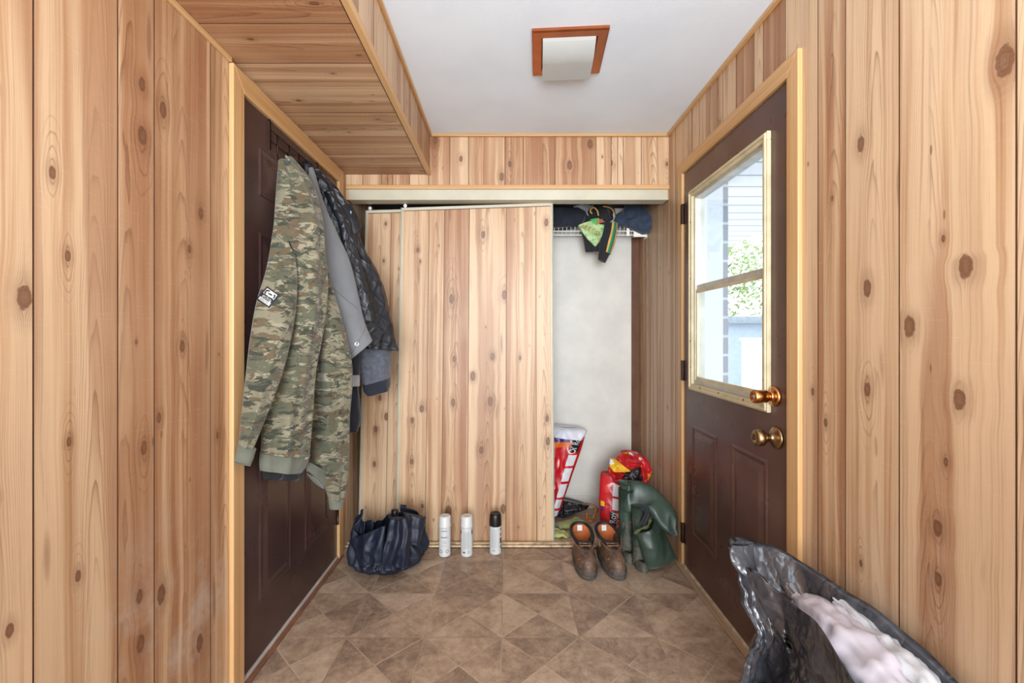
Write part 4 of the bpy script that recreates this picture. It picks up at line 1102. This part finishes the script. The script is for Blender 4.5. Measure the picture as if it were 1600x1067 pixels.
rb2 = thing('pet_food_bag', (.25, 2.98, 0), 'red pet food bag leaning in the closet, half hidden by the sliding door', 'pet food bag')
RB2 = Cloth([(838,672,2.98),(832,705,2.95),(828,740,2.92),(826,775,2.90),(826,797,2.89)], [(914,682,2.98),(907,706,2.96),(895,740,2.93),(882,778,2.91),(873,804,2.89)], t=.05, tb=.07, folds=((.9,.006,.2,.2),), crumple=.010, cs=10, seed=9)
def bag2(u, v):
    if u < 0: return 0
    if .74 < u < .92:
        if v < .24: return 2
        for k in range(5):
            if .27+.16*k < v < .40+.16*k: return 1
    if v < .10 and u < .7: return 3
    if .10 < v < .17 and u < .72: return 4
    if v > .93: return 3
    return 0
p = MB(); RB2.add(p, 80, 80, matf=bag2); bd = p.build('bag_body', [M_red, M_bagw, M_bagb, M_bagp, M_bago], rb2)
conform('lettering', RB2, "Ol' Roy", .058, .83, .13, math.pi/2-.15, M_bagw, bd, .002, .75)
M_film = simple('white_plastic_film', 'd9d9e4', .25, var=.04, bmp=.5, bscale=30)
c = Cloth([(840,662,3.0),(838,668,2.97),(842,676,2.94)], [(905,668,2.99),(917,673,2.96),(909,688,2.93)], t=.05, tb=.04, folds=((1.5,.008,.2,.3),), crumple=.012, seed=4)
p = MB(); c.add(p, 40, 20); p.build('white_plastic_bag', M_film, label='white plastic bag lying over the top of the leaning red bag', cat='plastic bag')
M_blkplastic, nt, b = newmat('black_bin_liner', .22, 0, '17181c'); co = tex_co(nt)
put(nt, b.inputs['Normal'], bump(nt, noise(nt, co, 26, 6, .7, .8), .6, .008))
put(nt, b.inputs['Base Color'], mix(nt, smooth(nt, noise(nt, co, 5, 3), .4, .65), '1a1b20', '33353c'))
c = Cloth([(866,776,2.99),(866,792,2.97),(868,806,2.96)], [(922,789,3.02),(914,796,3.0),(892,801,2.97)], t=.04, tb=.04, folds=((.8,.008,.2,1.5),), crumple=.016, cs=16, seed=14)
p = MB(); c.add(p, 50, 24); p.build('black_plastic_bag', M_blkplastic, label='crumpled black plastic bag on the closet floor beside the leaning red bag', cat='plastic bag')
# brown strap
M_tan = simple('tan_leather', '8a6140', .5, var=.2, scale=40); M_or = simple('orange_leather', 'a8622a', .5, var=.2)
st_ = thing('brown_strap', W(920, 812, 2.78), 'brown leather strap standing on the closet floor behind the boots', 'strap')
p = MB(); P_ = [W(x, y, d) for x, y, d in ((912,786,2.86),(922,788,2.84),(931,794,2.82),(929,804,2.79),(926,814,2.78))]
PP = [crom(P_, i/20) for i in range(21)]
p.loft([[q+Vector((a, b, 0)) for a, b in ((-.014,-.004),(.014,-.004),(.014,.004),(-.014,.004))] for q in PP]); p.build('strap', M_tan, st_)
p = MB(); P_ = [W(x, y, d) for x, y, d in ((917,800,2.80),(917,810,2.79),(921,814,2.77),(927,813,2.76))]
PP = [crom(P_, i/20) for i in range(21)]
p.tube(PP, .010, 10); p.build('loop', M_or, st_)
# work gloves
M_glove = fabric('yellow_green_cloth', 'a3a866', var=.2)
def glove(px, py, ang, label, sc=1.0, flip=1):
    d = F*CZ/(py-VY); c = Vector(((px-VX)*d/F, d, 0))
    g = thing('work_glove', c, label, 'glove', 'work gloves')
    R_ = Matrix.Rotation(ang, 4, 'Z'); T_ = Matrix.Translation(c)
    mb = MB()
    def pt(x, y, z): return T_ @ (R_ @ (Vector((x*flip, y, z))*sc))
    pal = []
    for k, (x, hw, hz) in enumerate(((-.10, .042, .014), (-.06, .040, .016), (-.02, .045, .020), (.02, .047, .020), (.035, .042, .015))):
        pal.append([pt(x, hw*math.cos(a), .018+hz*math.sin(a)) for a in [2*math.pi*i/16 for i in range(16)]])
    mb.loft(pal)
    for i, (y, L_) in enumerate(((-.033, .06), (-.011, .072), (.011, .075), (.032, .066))):
        mb.tube([pt(.02, y, .018), pt(.02+L_*.5, y*1.2, .026+.006*(i % 2)), pt(.02+L_, y*1.35, .014)], [.0115, .0105, .008], 10)
    mb.tube([pt(-.03, -.036, .018), pt(-.005, -.062, .024), pt(.03, -.075, .014)], [.013, .012, .008], 10)
    mb.build('glove_body', M_glove, g)
glove(892, 823, .35, 'yellow green work glove on the closet floor, nearer the brown boots', 1.0)
glove(868, 838, 3.0, 'yellow green work glove lying half behind the sliding door', .8, -1)
# ------------------------------------------------------------------ leather boots
M_leather, nt, b = newmat('worn_brown_leather', .55); co = tex_co(nt)
n1 = noise(nt, co, 22, 5, .65); n2 = noise(nt, co, 90, 4, .7)
put(nt, b.inputs['Base Color'], mix(nt, smooth(nt, n2, .55, .72)*.6, ramp(nt, n1, [(.3, '40302a'), (.5, '604839'), (.7, '80654f')]), '9d8672'))
put(nt, b.inputs['Normal'], bump(nt, n1*.5+n2*.5, .5, .003))
M_sole = simple('dusty_rubber_sole', '4b453f', .8, var=.3, scale=50, bmp=.5, bscale=80)
M_lining = fabric('orange_lining', 'b0602e', var=.15); M_pad = simple('black_padding', '16171a', .6, var=.2)
def sup(a, e): return math.copysign(abs(math.cos(a))**e, math.cos(a)), math.copysign(abs(math.sin(a))**e, math.sin(a))
def boot(cx, cy, ang, label):
    c = Vector((cx, cy, 0)); t = thing('leather_boot', c, label, 'boot', 'pair of brown leather boots')
    Mx = Matrix.Translation(c) @ Matrix.Rotation(ang, 4, 'Z')
    NS = 48
    def foot(a, y0, y1, w, z, slope=0, wt=1.0, waist=0):
        cs, sn = sup(a, .82); yc = (y0+y1)/2; hl = (y1-y0)/2; y = yc+hl*sn
        ww = w*(wt + (1-wt)*(sn*.5+.5)) if True else w
        ww *= 1-waist*math.exp(-((sn-.25)/.35)**2)
        return Vector((ww*cs, y, z+slope*(y-yc)))
    A_ = [2*math.pi*i/NS for i in range(NS)]
    def ring(*q, **k): return [Mx @ foot(a, *q, **k) for a in A_]
    # sole with welt
    p = MB(); p.loft([ring(-.143, .135, .048, .0, wt=1.06, waist=.12), ring(-.148, .138, .052, .005, wt=1.06, waist=.12), ring(-.152, .140, .0545, .020, wt=1.06, waist=.10), ring(-.149, .138, .052, .023, wt=1.06, waist=.1), ring(-.153, .141, .055, .026, wt=1.06, waist=.1), ring(-.152, .140, .0545, .038, wt=1.06, waist=.08), ring(-.143, .134, .049, .042, wt=1.06, waist=.08)])
    so = p.build('sole', M_sole, t)
    rows = [(-.142, .132, .049, .038, 0, 1.06), (-.144, .132, .0505, .053, 0, 1.06), (-.140, .131, .0505, .067, -.02, 1.06), (-.126, .129, .049, .080, -.08, 1.03), (-.098, .127, .047, .090, -.14, 1.0), (-.066, .125, .046, .101, -.18, 1.0), (-.036, .124, .046, .112, -.10, 1.0), (-.022, .125, .048, .125, .10, 1.0), (-.025, .127, .051, .138, .18, 1.0), (-.028, .128, .054, .149, .24, 1.0)]
    def crease(P, k):
        return P
    rr = []
    for k, (y0, y1, w_, z, sl2, wt) in enumerate(rows):
        rg_ = []
        for a in A_:
            q = foot(a, y0, y1, w_, z, sl2, wt=wt)
            nz = mnoise.noise(q*38+Vector((cx*9, 0, 0)))*.0035
            q = q + Vector((math.cos(a), math.sin(a), 0))*nz
            rg_.append(Mx @ q)
        rr.append(rg_)
    y0, y1, w_, z, sl2, wt = rows[-1]
    inn = []
    for dz, s_ in ((-.002, .93), (-.03, .90), (-.07, .86), (-.10, .8)):
        inn.append([Mx @ (foot(a, y0*s_+.004, y1*s_, w_*s_, z+dz, sl2*(1+dz*6), wt=wt)) for a in A_])
    p = MB(); p.loft(rr, True, (True, False)); 
    p.build('upper', M_leather, t, subsurf=1)
    p = MB(); p.loft([rr[-1]]+inn, True, (False, True)); li = p.build('lining', M_lining, t, label='orange lining')
    # padded collar
    p = MB(); path = [Mx @ (foot(a, y0*1.0, y1*1.0, w_*.985, z-.001, sl2, wt=wt)) for a in A_+[A_[0]]]
    p.tube(path, .0085, 10, caps=False); p.build('padded_collar', M_pad, t)
    # toe cap seam and side straps
    p = MB()
    p.tube([Mx @ Vector((x, -.088-.02*(1-(x/.046)**2), .0945-8.5*x*x)) for x in [(-.044+.088*i/14) for i in range(15)]], .0018, 6)
    p.build('toe_seam', M_tan, t)
    for sg in (-1, 1):
        p = MB()
        P_ = [Mx @ Vector(q) for q in ((sg*.050, .01, .135), (sg*.040, -.026, .118), (sg*.022, -.052, .106), (sg*.004, -.066, .099))]
        PP = [crom(P_, i/14) for i in range(15)]
        p.loft([[q+(Mx.to_3x3() @ Vector((a, b, e))) for a, b, e in ((-.006*sg,-.012,-.012),(.008*sg,-.014,.006),(.010*sg,.002,.014),(-.006*sg,.006,-.004))] for q in PP])
        p.build('side_flap', M_leather, t)
    p = MB(); p.tube([Mx @ Vector((x, -.058-.0*x, .1075-6*x*x)) for x in [(-.022+.044*i/10) for i in range(11)]], [.006+.010*math.sin(math.pi*i/10) for i in range(11)], 10); p.build('buckle', M_pad, t)
    for k, (yy, zz) in enumerate(((-.040, .121), (-.034, .130))):
        p = MB(); p.tube([Mx @ Vector((x, yy+8*x*x, zz-2*x*x)) for x in [(-.030+.06*i/8) for i in range(9)]], .003, 6); p.build('lace', M_tan, t)
    # label on the back lining
    p = MB(); yb_ = y1*.93-.006; zt = z+sl2*.08
    p.quad([Mx @ Vector(q) for q in ((-.013, yb_-.008, zt-.034), (.013, yb_-.008, zt-.034), (.013, yb_-.003, zt-.006), (-.013, yb_-.003, zt-.006))]); p.build('label_tab', M_bagw, t)
    return t
boot(.396, 2.325, .03, 'worn brown leather boot with orange lining, left one of the pair')
boot(.533, 2.325, .10, 'worn brown leather boot with orange lining, right one of the pair beside the green waders')
# ------------------------------------------------------------------ rubber waders
M_rub, nt, b = newmat('dark_green_rubber', .38); co = tex_co(nt)
put(nt, b.inputs['Base Color'], mix(nt, smooth(nt, noise(nt, co, 8, 4), .35, .7), '2f3f36', '42544a')); put(nt, b.inputs['Normal'], bump(nt, noise(nt, co, 22, 4), .35, .004))
M_rubd = simple('muddy_rubber', '4b4a40', .7, var=.35, scale=40); M_olive = simple('olive_lining', '4a5030', .7, var=.15)
wd = thing('rubber_waders', (.70, 2.35, 0), 'dark green rubber waders folded over themselves beside the right door', 'waders')
for (px, pd, h_) in ((979, 2.43, .33), (1000, 2.335, .26)):
    c = Vector(((px-VX)*pd/F, pd, 0)); p = MB(); prf = [(0, 0), (.036, .001), (.040, .010), (.041, .024)]
    z = .03
    for k in range(5): prf += [(.037-.001*k, z), (.040-.001*k, z+.006), (.037-.001*k, z+.012)]; z += .0135
    prf += [(.033, z+.01), (.034, h_*.7), (.038, h_)]
    p.lathe(prf, c, 'z', 32)
    p.loft([[c+Vector((.036*math.cos(a)*s_, -.028*(1-s_*.0)-.030*max(0, -math.sin(a))*1.0+.030*math.sin(a)*s_, zz)) for a in [2*math.pi*i/24 for i in range(24)]] for zz, s_ in ((0.0, .96), (.01, 1.03), (.022, 1.0), (.034, .82), (.044, .4))])
    p.build('rubber_boot', [M_rubd if px > 990 else M_rubd], wd)
for (px, pd, h0, h_) in ((979, 2.43, .10, .36), (1000, 2.335, .10, .30)):
    c = Vector(((px-VX)*pd/F, pd, 0)); p = MB()
    p.loft([[c+Vector((r_*math.cos(a), r_*.9*math.sin(a), zz)) + Vector((math.cos(a), math.sin(a), 0))*mnoise.noise(Vector((math.cos(a)*2, math.sin(a)*2, zz*25+px)))*.006 for a in [2*math.pi*i/28 for i in range(28)]] for zz, r_ in ((h0, .034), (h0+.04, .037), (h0+.08, .036), (h0+.13, .040), (h_, .044))])
    p.build('leg', M_rub, wd)
c = Cloth([(974,757,2.42),(974,795,2.40),(986,800,2.38),(1004,790,2.35),(1018,806,2.32),(1032,826,2.30),(1045,836,2.29)],
          [(979,750,2.44),(1002,752,2.43),(1022,762,2.41),(1037,776,2.38),(1049,790,2.35),(1056,803,2.33),(1054,828,2.31)], t=.040, tb=.045, folds=((.8,.010,.25,.2),), crumple=.008, cs=8, seed=11)
p = MB(); c.add(p, 44, 70); p.build('upper_fold', M_rub, wd)
c = Cloth([(991,832,2.28),(997,845,2.265),(1003,866,2.26),(1010,887,2.265)], [(1020,808,2.32),(1040,835,2.31),(1050,855,2.30),(1056,868,2.30)], t=.042, tb=.05, folds=((.6,.012,.0,.4),), crumple=.006, cs=9, seed=13)
p = MB(); c.add(p, 40, 50); p.build('lower_fold', M_rub, wd)
p = MB(); P_ = [W(*q) for q in ((992,833,2.245),(1002,826,2.23),(1012,822,2.235),(1016,812,2.25))]; p.tube([crom(P_, i/14) for i in range(15)], [.007+.003*math.sin(i) for i in range(15)], 8); p.build('turned_edge', M_olive, wd)
p = MB(); P_ = [W(*q) for q in ((1003,790,2.28),(1011,800,2.245),(1007,812,2.25),(1002,820,2.27))]; p.tube([crom(P_, i/14) for i in range(15)], .010, 8); p.build('braces_strap', M_navy, wd)

# ------------------------------------------------------------------ ceiling light
M_copper, nt, b = newmat('brushed_copper', .32, 1.0, 'b9683e'); co = tex_co(nt)
put(nt, b.inputs['Base Color'], mix(nt, noise(nt, co, 16, 4), 'a5583a', 'c47f55'))
lf = thing('ceiling_light', (.24, 1.79, ZC), 'square copper ceiling light with a bent frosted glass shade, unlit', 'ceiling light')
Rz = Matrix.Translation((.243, 1.788, ZC)) @ Matrix.Rotation(math.radians(-4), 4, 'Z')
p = MB(); o_, i_ = .140, .098
def sq(h, z): return [Rz @ Vector((x*h, y*h*1.02, z)) for x, y in ((-1,-1),(1,-1),(1,1),(-1,1))]
p.loft([sq(o_, 0), sq(o_, -.010), sq(o_-.006, -.014), sq(i_+.006, -.014), sq(i_, -.006), sq(i_, 0)], True, (False, False), 0, False)
p.build('metal_frame', M_copper, lf)
M_frost = simple('frosted_glass', 'b3b6b4', .35, var=.02); bb = M_frost.node_tree.nodes['Principled BSDF']; bb.inputs['Transmission Weight'].default_value = .0; bb.inputs['Subsurface Weight'].default_value = .2; bb.inputs['Subsurface Radius'].default_value = (.01, .01, .01)
p = MB(); rings = []
for k in range(25):
    t_ = k/24; y = -.106+.226*min(1, t_*1.06) ; dz = -.008-.040*min(1, math.sin(math.pi*min(t_*1.0, 1))**.45)
    dz = -.010-.036*math.sin(math.pi/2*min(1, t_/.45))**.8 if t_ < .94 else -.030
    rings.append([Rz @ Vector((x, y, dz+e)) for x, e in ((-.100, .0), (-.100, -.004), (.096, -.004), (.096, .0))])
p.loft(rings, True, (True, True), 0, False)
gs2 = p.build('glass_shade', M_frost, lf)
for f_ in gs2.data.polygons: f_.use_smooth = False

# ------------------------------------------------------------------ black refuse bag on the right
M_bin, nt, b = newmat('grey_black_refuse_plastic', .26, 0, '2a2c31'); co = tex_co(nt)
b.inputs['Specular IOR Level'].default_value = .9
n1 = noise(nt, co, 5, 4, .6, .5)
put(nt, b.inputs['Base Color'], mix(nt, smooth(nt, n1, .42, .62), '2b2d33', '43474f'))
put(nt, b.inputs['Normal'], bump(nt, M(nt, 'ABSOLUTE', noise(nt, co, 7, 3, .5, .6)-.5)*1.0+M(nt, 'ABSOLUTE', noise(nt, co, 17, 2, .5, .3)-.5)*.5, .9, .026))
put(nt, b.inputs['Roughness'], noise(nt, co, 14, 3)*.12+.13)
rim = [(.645,1.320,.578),(.685,1.345,.585),(.74,1.320,.578),(.800,1.240,.566),(.845,1.125,.548),(.868,1.00,.531),(.875,.88,.514),(.862,.80,.505),(.80,.74,.50),(.72,.74,.50),(.670,.80,.512),(.664,.90,.532),(.700,1.03,.530),(.716,1.17,.510),(.682,1.24,.530),(.652,1.295,.538)]
nr_ = len(rim)
def rimp(t):
    q = rimp0(t); w_ = 6.283*t
    q.z += .004*math.sin(w_*7+1)+.0025*math.sin(w_*15); q.x += .002*math.sin(w_*13); q.x = min(q.x, .882); return q
def rimp0(t):
    x = t*nr_; i = int(x) % nr_; f = x-int(x)
    p0, p1, p2, p3 = [Vector(rim[(i+k) % nr_]) for k in (-1, 0, 1, 2)]
    return .5*((2*p1)+(p2-p0)*f+(2*p0-5*p1+4*p2-p3)*f*f+(3*p1-p0-3*p2+p3)*f**3)
cen = Vector((.735, 1.04, 0))
def basep(t):
    q = rimp(t); a = math.atan2((q.y-cen.y)/.30, (q.x-cen.x)/.12)
    return Vector((cen.x+.010+.115*math.cos(a), cen.y-.055+.245*math.sin(a), 0))
bagr = []
NB = 260; HB = 70
for j in range(HB+1):
    v = j/HB; ring = []
    for i in range(NB):
        t = i/NB; R_ = rimp(t); B_ = basep(t)
        tw = math.exp(-(min(t, 1-t)/.10)**2)+.6*math.exp(-((t-.90)/.06)**2)
        e = v**(.85+2.2*min(1, tw))
        p_ = B_.lerp(R_, e); p_.z = R_.z*v
        out = Vector((p_.x-cen.x, (p_.y-cen.y)*.5, 0)); 
        if out.length > 0: out.normalize()
        bul = .048*math.sin(math.pi*min(1, v*1.5+.05)) if v < .64 else 0
        bul *= 1 if p_.x < .80 else .3
        if v < .06: bul -= .03*(1-v/.06)
        th = 2*math.pi*t
        pl = (.018*(.6-abs(math.sin(th*7+v*2.2)))+.010*(.6-abs(math.sin(th*13-v*3))))*(1-.30*v)*min(1, v*5)*min(1,(1-v)*5)
        q = p_*9
        nz = (.5-abs(mnoise.noise(q)))*.024+(.5-abs(mnoise.noise(q*2.3+Vector((5, 2, 1)))))*.018+(.5-abs(mnoise.noise(q*5+Vector((1, 7, 1)))))*.008-.012
        nz *= min(1, (1-v)*6)
        p_ = p_ + out*(bul+pl+nz)
        p_.x = min(p_.x, XR-.012-.004*math.sin(th*9)); 
        if p_.y > 1.38: p_.y = 1.38+(p_.y-1.38)*.3
        ring.append(p_)
    bagr.append(ring)
# inner lining
icen = Vector((.775, 1.0, 0))
for j in range(1, 15):
    v = j/14; ring = []
    for i in range(NB):
        R_ = rimp(i/NB); p_ = R_.copy(); d_ = Vector((icen.x-R_.x, icen.y-R_.y, 0))
        p_ += d_.normalized()*(.004+.02*v+.006*math.sin(i*.24)*v) + d_*(.45*v); p_.z = R_.z-.17*v-.001
        p_.z += .012*mnoise.noise(p_*20)*v; p_.x = min(p_.x, XR-.020)
        ring.append(p_)
    bagr.append(ring)
gb = thing('refuse_bag', cen, 'open black plastic refuse bag stuffed full, standing by the right wall', 'refuse bag')
p = MB(); p.loft(bagr, True, (True, True)); p.build('bag', M_bin, gb)
# turned-out lip at the far tip
p = MB(); lobe = Cloth([(1146,852,1.30),(1140,862,1.29),(1143,880,1.28),(1156,896,1.27),(1172,905,1.265)], [(1178,848,1.325),(1178,862,1.31),(1180,878,1.29),(1184,892,1.28),(1186,904,1.27)], t=.012, tb=.02, crumple=.006, seed=3)
lobe.add(p, 26, 30); p.build('turned_lip', M_bin, gb)
# contents
M_cont = simple('white_plastic_sack', 'c2c4c8', .35, var=.05, scale=6, bmp=.6, bscale=22); M_pink = simple('pinkish_sack', 'c4bec8', .4, var=.05, scale=8, bmp=.5, bscale=16)
def sack(name, pts, rad, mat, label, sy=1.0, amp=.012, seed=0):
    P_ = [Vector(q) for q in pts]; mb = MB(); rings = []; n = 48; m = 40
    for j in range(m+1):
        t = j/m; c = crom(P_, t); x = t*(len(rad)-1); i0 = min(int(x), len(rad)-2); f = x-i0; r = rad[i0]*(1-f)+rad[i0+1]*f
        r *= math.sin(math.pi*min(max(t, .0), 1)*.94+.09)**.4 if 0 < t < 1 else .35
        tg = (crom(P_, min(1, t+.02))-crom(P_, max(0, t-.02))).normalized(); s1 = Vector((0, 0, 1)); s1 = (s1-tg*s1.dot(tg)).normalized(); s2 = tg.cross(s1)
        ring = []
        for i in range(n):
            a = 2*math.pi*i/n; o = s1*math.cos(a)*r*sy+s2*math.sin(a)*r; q = (c+o)*14+Vector((seed, 0, 0))
            ring.append(c+o+o.normalized()*((.5-abs(mnoise.noise(q)))*amp*1.8-amp*.5+(.5-abs(mnoise.noise(q*2.6)))*amp*.9+.07*r*math.sin(a*9+t*6)))
        rings.append(ring)
    mb.loft(rings); return mb.build(name, mat, label=label, cat='sack')
sack('pale_sack', [(.776, 1.215, .470), (.775, 1.08, .475), (.765, .94, .465), (.758, .80, .45)], [.042, .056, .062, .06], M_pink, 'pale pinkish plastic sack inside the refuse bag, nearer the left side', 1.05, seed=2)
sack('white_sack', [(.838, 1.19, .515), (.828, 1.05, .49), (.822, .93, .475), (.815, .80, .46)], [.012, .026, .040, .046], M_cont, 'creamy white plastic sack inside the refuse bag, along the wall side', 1.1, .010, seed=6)

# ------------------------------------------------------------------ outside the door window
def outw(px, py, d): return W(px, py, d)
M_siding, nt, b = newmat('white_siding', .6, 0, 'e3e6ea')
M_soff, nt, b = newmat('white_soffit_panels', .6, 0, 'd9dbe0'); g_ = nt.nodes.new('ShaderNodeNewGeometry'); gx, gy, gz = sep(nt, S(nt, g_.outputs['Position']))
ln = smooth(nt, M(nt, 'ABSOLUTE', M(nt, 'FRACT', gy*3.3)-.5), .42, .48); put(nt, b.inputs['Base Color'], mix(nt, ln, 'e6e8ec', '9fa3aa'))
mb = MB(); mb.box((1.05, -1.0, 2.56), (3.45, 7.2, 2.62)); mb.build('porch_ceiling', M_soff, kind='structure', label='white slatted porch ceiling seen through the door window')
mb = MB(); mb.box((1.72, 4.0, -.3), (1.905, 4.15, 2.56)); mb.build('porch_post', M_siding, label='thick white porch post outside the door window', cat='post')
M_brk, nt, b = newmat('grey_brick', .8); g_ = nt.nodes.new('ShaderNodeNewGeometry'); gx, gy, gz = sep(nt, S(nt, g_.outputs['Position']))
put(nt, b.inputs['Base Color'], mix(nt, smooth(nt, M(nt, 'ABSOLUTE', M(nt, 'FRACT', gz*6.0)-.5), .40, .47), 'a2a3a8', 'd2d3d6'))
mb = MB(); mb.box((1.91, 4.03, -.3), (1.965, 4.20, 2.56)); mb.build('brick_pier', M_brk, label='narrow grey brick pier beside the white porch post', cat='pier')
M_gnd = simple('pale_concrete', 'b9bcbf', .8, var=.08, scale=3)
mb = MB(); mb.box((1.0, -4, -.32), (25, 22, -.3)); mb.build('porch_ground', M_gnd, kind='structure')
mb = MB(); mb.box((.96, YR, -.3), (1.02, DR[0]-.3, 2.56)); mb.box((.97, 3.2, -.3), (1.05, 4.6, 2.56)); mb.build('wall_outside', M_siding, kind='structure')
sd_ = thing('garden_shed', (7.3, 12, -.3), 'pale blue grey shed with a flat roof across the yard', 'shed')
M_shed = simple('pale_blue_siding', 'a9b4c0', .7, var=.05)
mb = MB(); mb.box((5.2, 11, -.3), (9.2, 13.5, 1.45)); mb.build('shed_wall', M_shed, sd_); mb = MB(); mb.box((5.0, 10.8, 1.45), (9.4, 13.7, 1.62)); mb.build('shed_roof', simple('grey_roof', '8f969e', .8), sd_)
mb = MB(); mb.box((3.15, 5.6, -.3), (3.62, 6.1, 1.10)); mb.box((3.13, 5.58, 1.10), (3.64, 6.12, 1.14)); mb.build('outdoor_cabinet', M_siding, label='white cabinet standing outside, low in the door window', cat='cabinet', bevel=.01)
M_leaf, nt, b = newmat('leaves', .6); put(nt, b.inputs['Base Color'], mix(nt, noise(nt, tex_co(nt), 2.5, 3), '6d8a4a', 'a9b878')); M_bark = simple('bark', '6b5a4c', .9)
def tree(x, y, h, r, seed, label):
    t = thing('tree', (x, y, -.3), label, 'tree', 'trees beyond the yard'); rnd = random.Random(seed)
    p = MB(); p.tube([(x, y, -.3), (x+.1, y, h*.5), (x, y+.1, h*.8)], [.16, .11, .05], 10)
    for k in range(6):
        a = rnd.random()*6.3; p.tube([(x, y, h*.35+.2*k), (x+math.cos(a)*r*.4, y+math.sin(a)*r*.4, h*.5+.25*k), (x+math.cos(a)*r*.7, y+math.sin(a)*r*.7, h*.62+.25*k)], [.05, .03, .012], 6)
    p.build('trunk', M_bark, t); p = MB()
    for k in range(3800):
        v_ = Vector((rnd.gauss(0, 1), rnd.gauss(0, 1), rnd.gauss(0, 1))).normalized()*(rnd.random()**.4); c = Vector((x+v_.x*r, y+v_.y*r, h*.62+v_.z*h*.40))
        s_ = rnd.uniform(.06, .12); u_ = Vector((rnd.gauss(0, 1), rnd.gauss(0, 1), rnd.gauss(0, 1))).normalized(); w_ = u_.orthogonal().normalized()
        p.quad([c-u_*s_, c-w_*s_*.5, c+u_*s_, c+w_*s_*.5])
    p.build('foliage', M_leaf, t)
tree(6.2, 15.5, 5.2, 2.2, 1, 'bright leafy tree seen through the upper left of the window glass')
tree(11.4, 17.5, 5.6, 2.4, 2, 'bright leafy tree seen through the window beside the frame edge')
# ------------------------------------------------------------------ camera, light, world
cam = bpy.data.cameras.new('camera'); cam.lens = 16; cam.sensor_width = 36; cam.sensor_fit = 'HORIZONTAL'
cam.shift_x = (800-VX)/1600; cam.shift_y = -(533.5-VY)/1600; cam.clip_start = .02
co_ = bpy.data.objects.new('camera', cam); COL.objects.link(co_); co_.location = (0, 0, CZ); co_.rotation_euler = (math.pi/2, 0, 0)
scene.camera = co_
w = bpy.data.worlds.new('sky'); scene.world = w; w.use_nodes = True
nt = w.node_tree; bg = nt.nodes['Background']; bg.inputs[0].default_value = (.93, .97, 1.0, 1); bg.inputs[1].default_value = 1.5
def area(name, loc, rot, sx, sy, e, col=(1, 1, 1)):
    l = bpy.data.lights.new(name, 'AREA'); l.shape = 'RECTANGLE'; l.size = sx; l.size_y = sy; l.energy = e; l.color = col
    o = bpy.data.objects.new(name, l); COL.objects.link(o); o.location = loc; o.rotation_euler = rot; return o
area('rear_fill_light', (0, YR-1.7, 1.25), (math.radians(90), 0, 0), 1.5, 1.9, 92, (.90, .955, 1))  # added unseen fill, shines in from beyond the rear opening
area('upward_fill_light', (.1, -.35, 1.45), (math.radians(150), 0, 0), 1.0, .7, 19, (.87, .94, 1))  # added unseen fill behind the camera, aimed up to brighten the ceiling
scene.view_settings.view_transform = 'Standard'; scene.view_settings.look = 'None'
scene.view_settings.exposure = 1.2; scene.view_settings.gamma = 1; scene.view_settings.use_curve_mapping = False
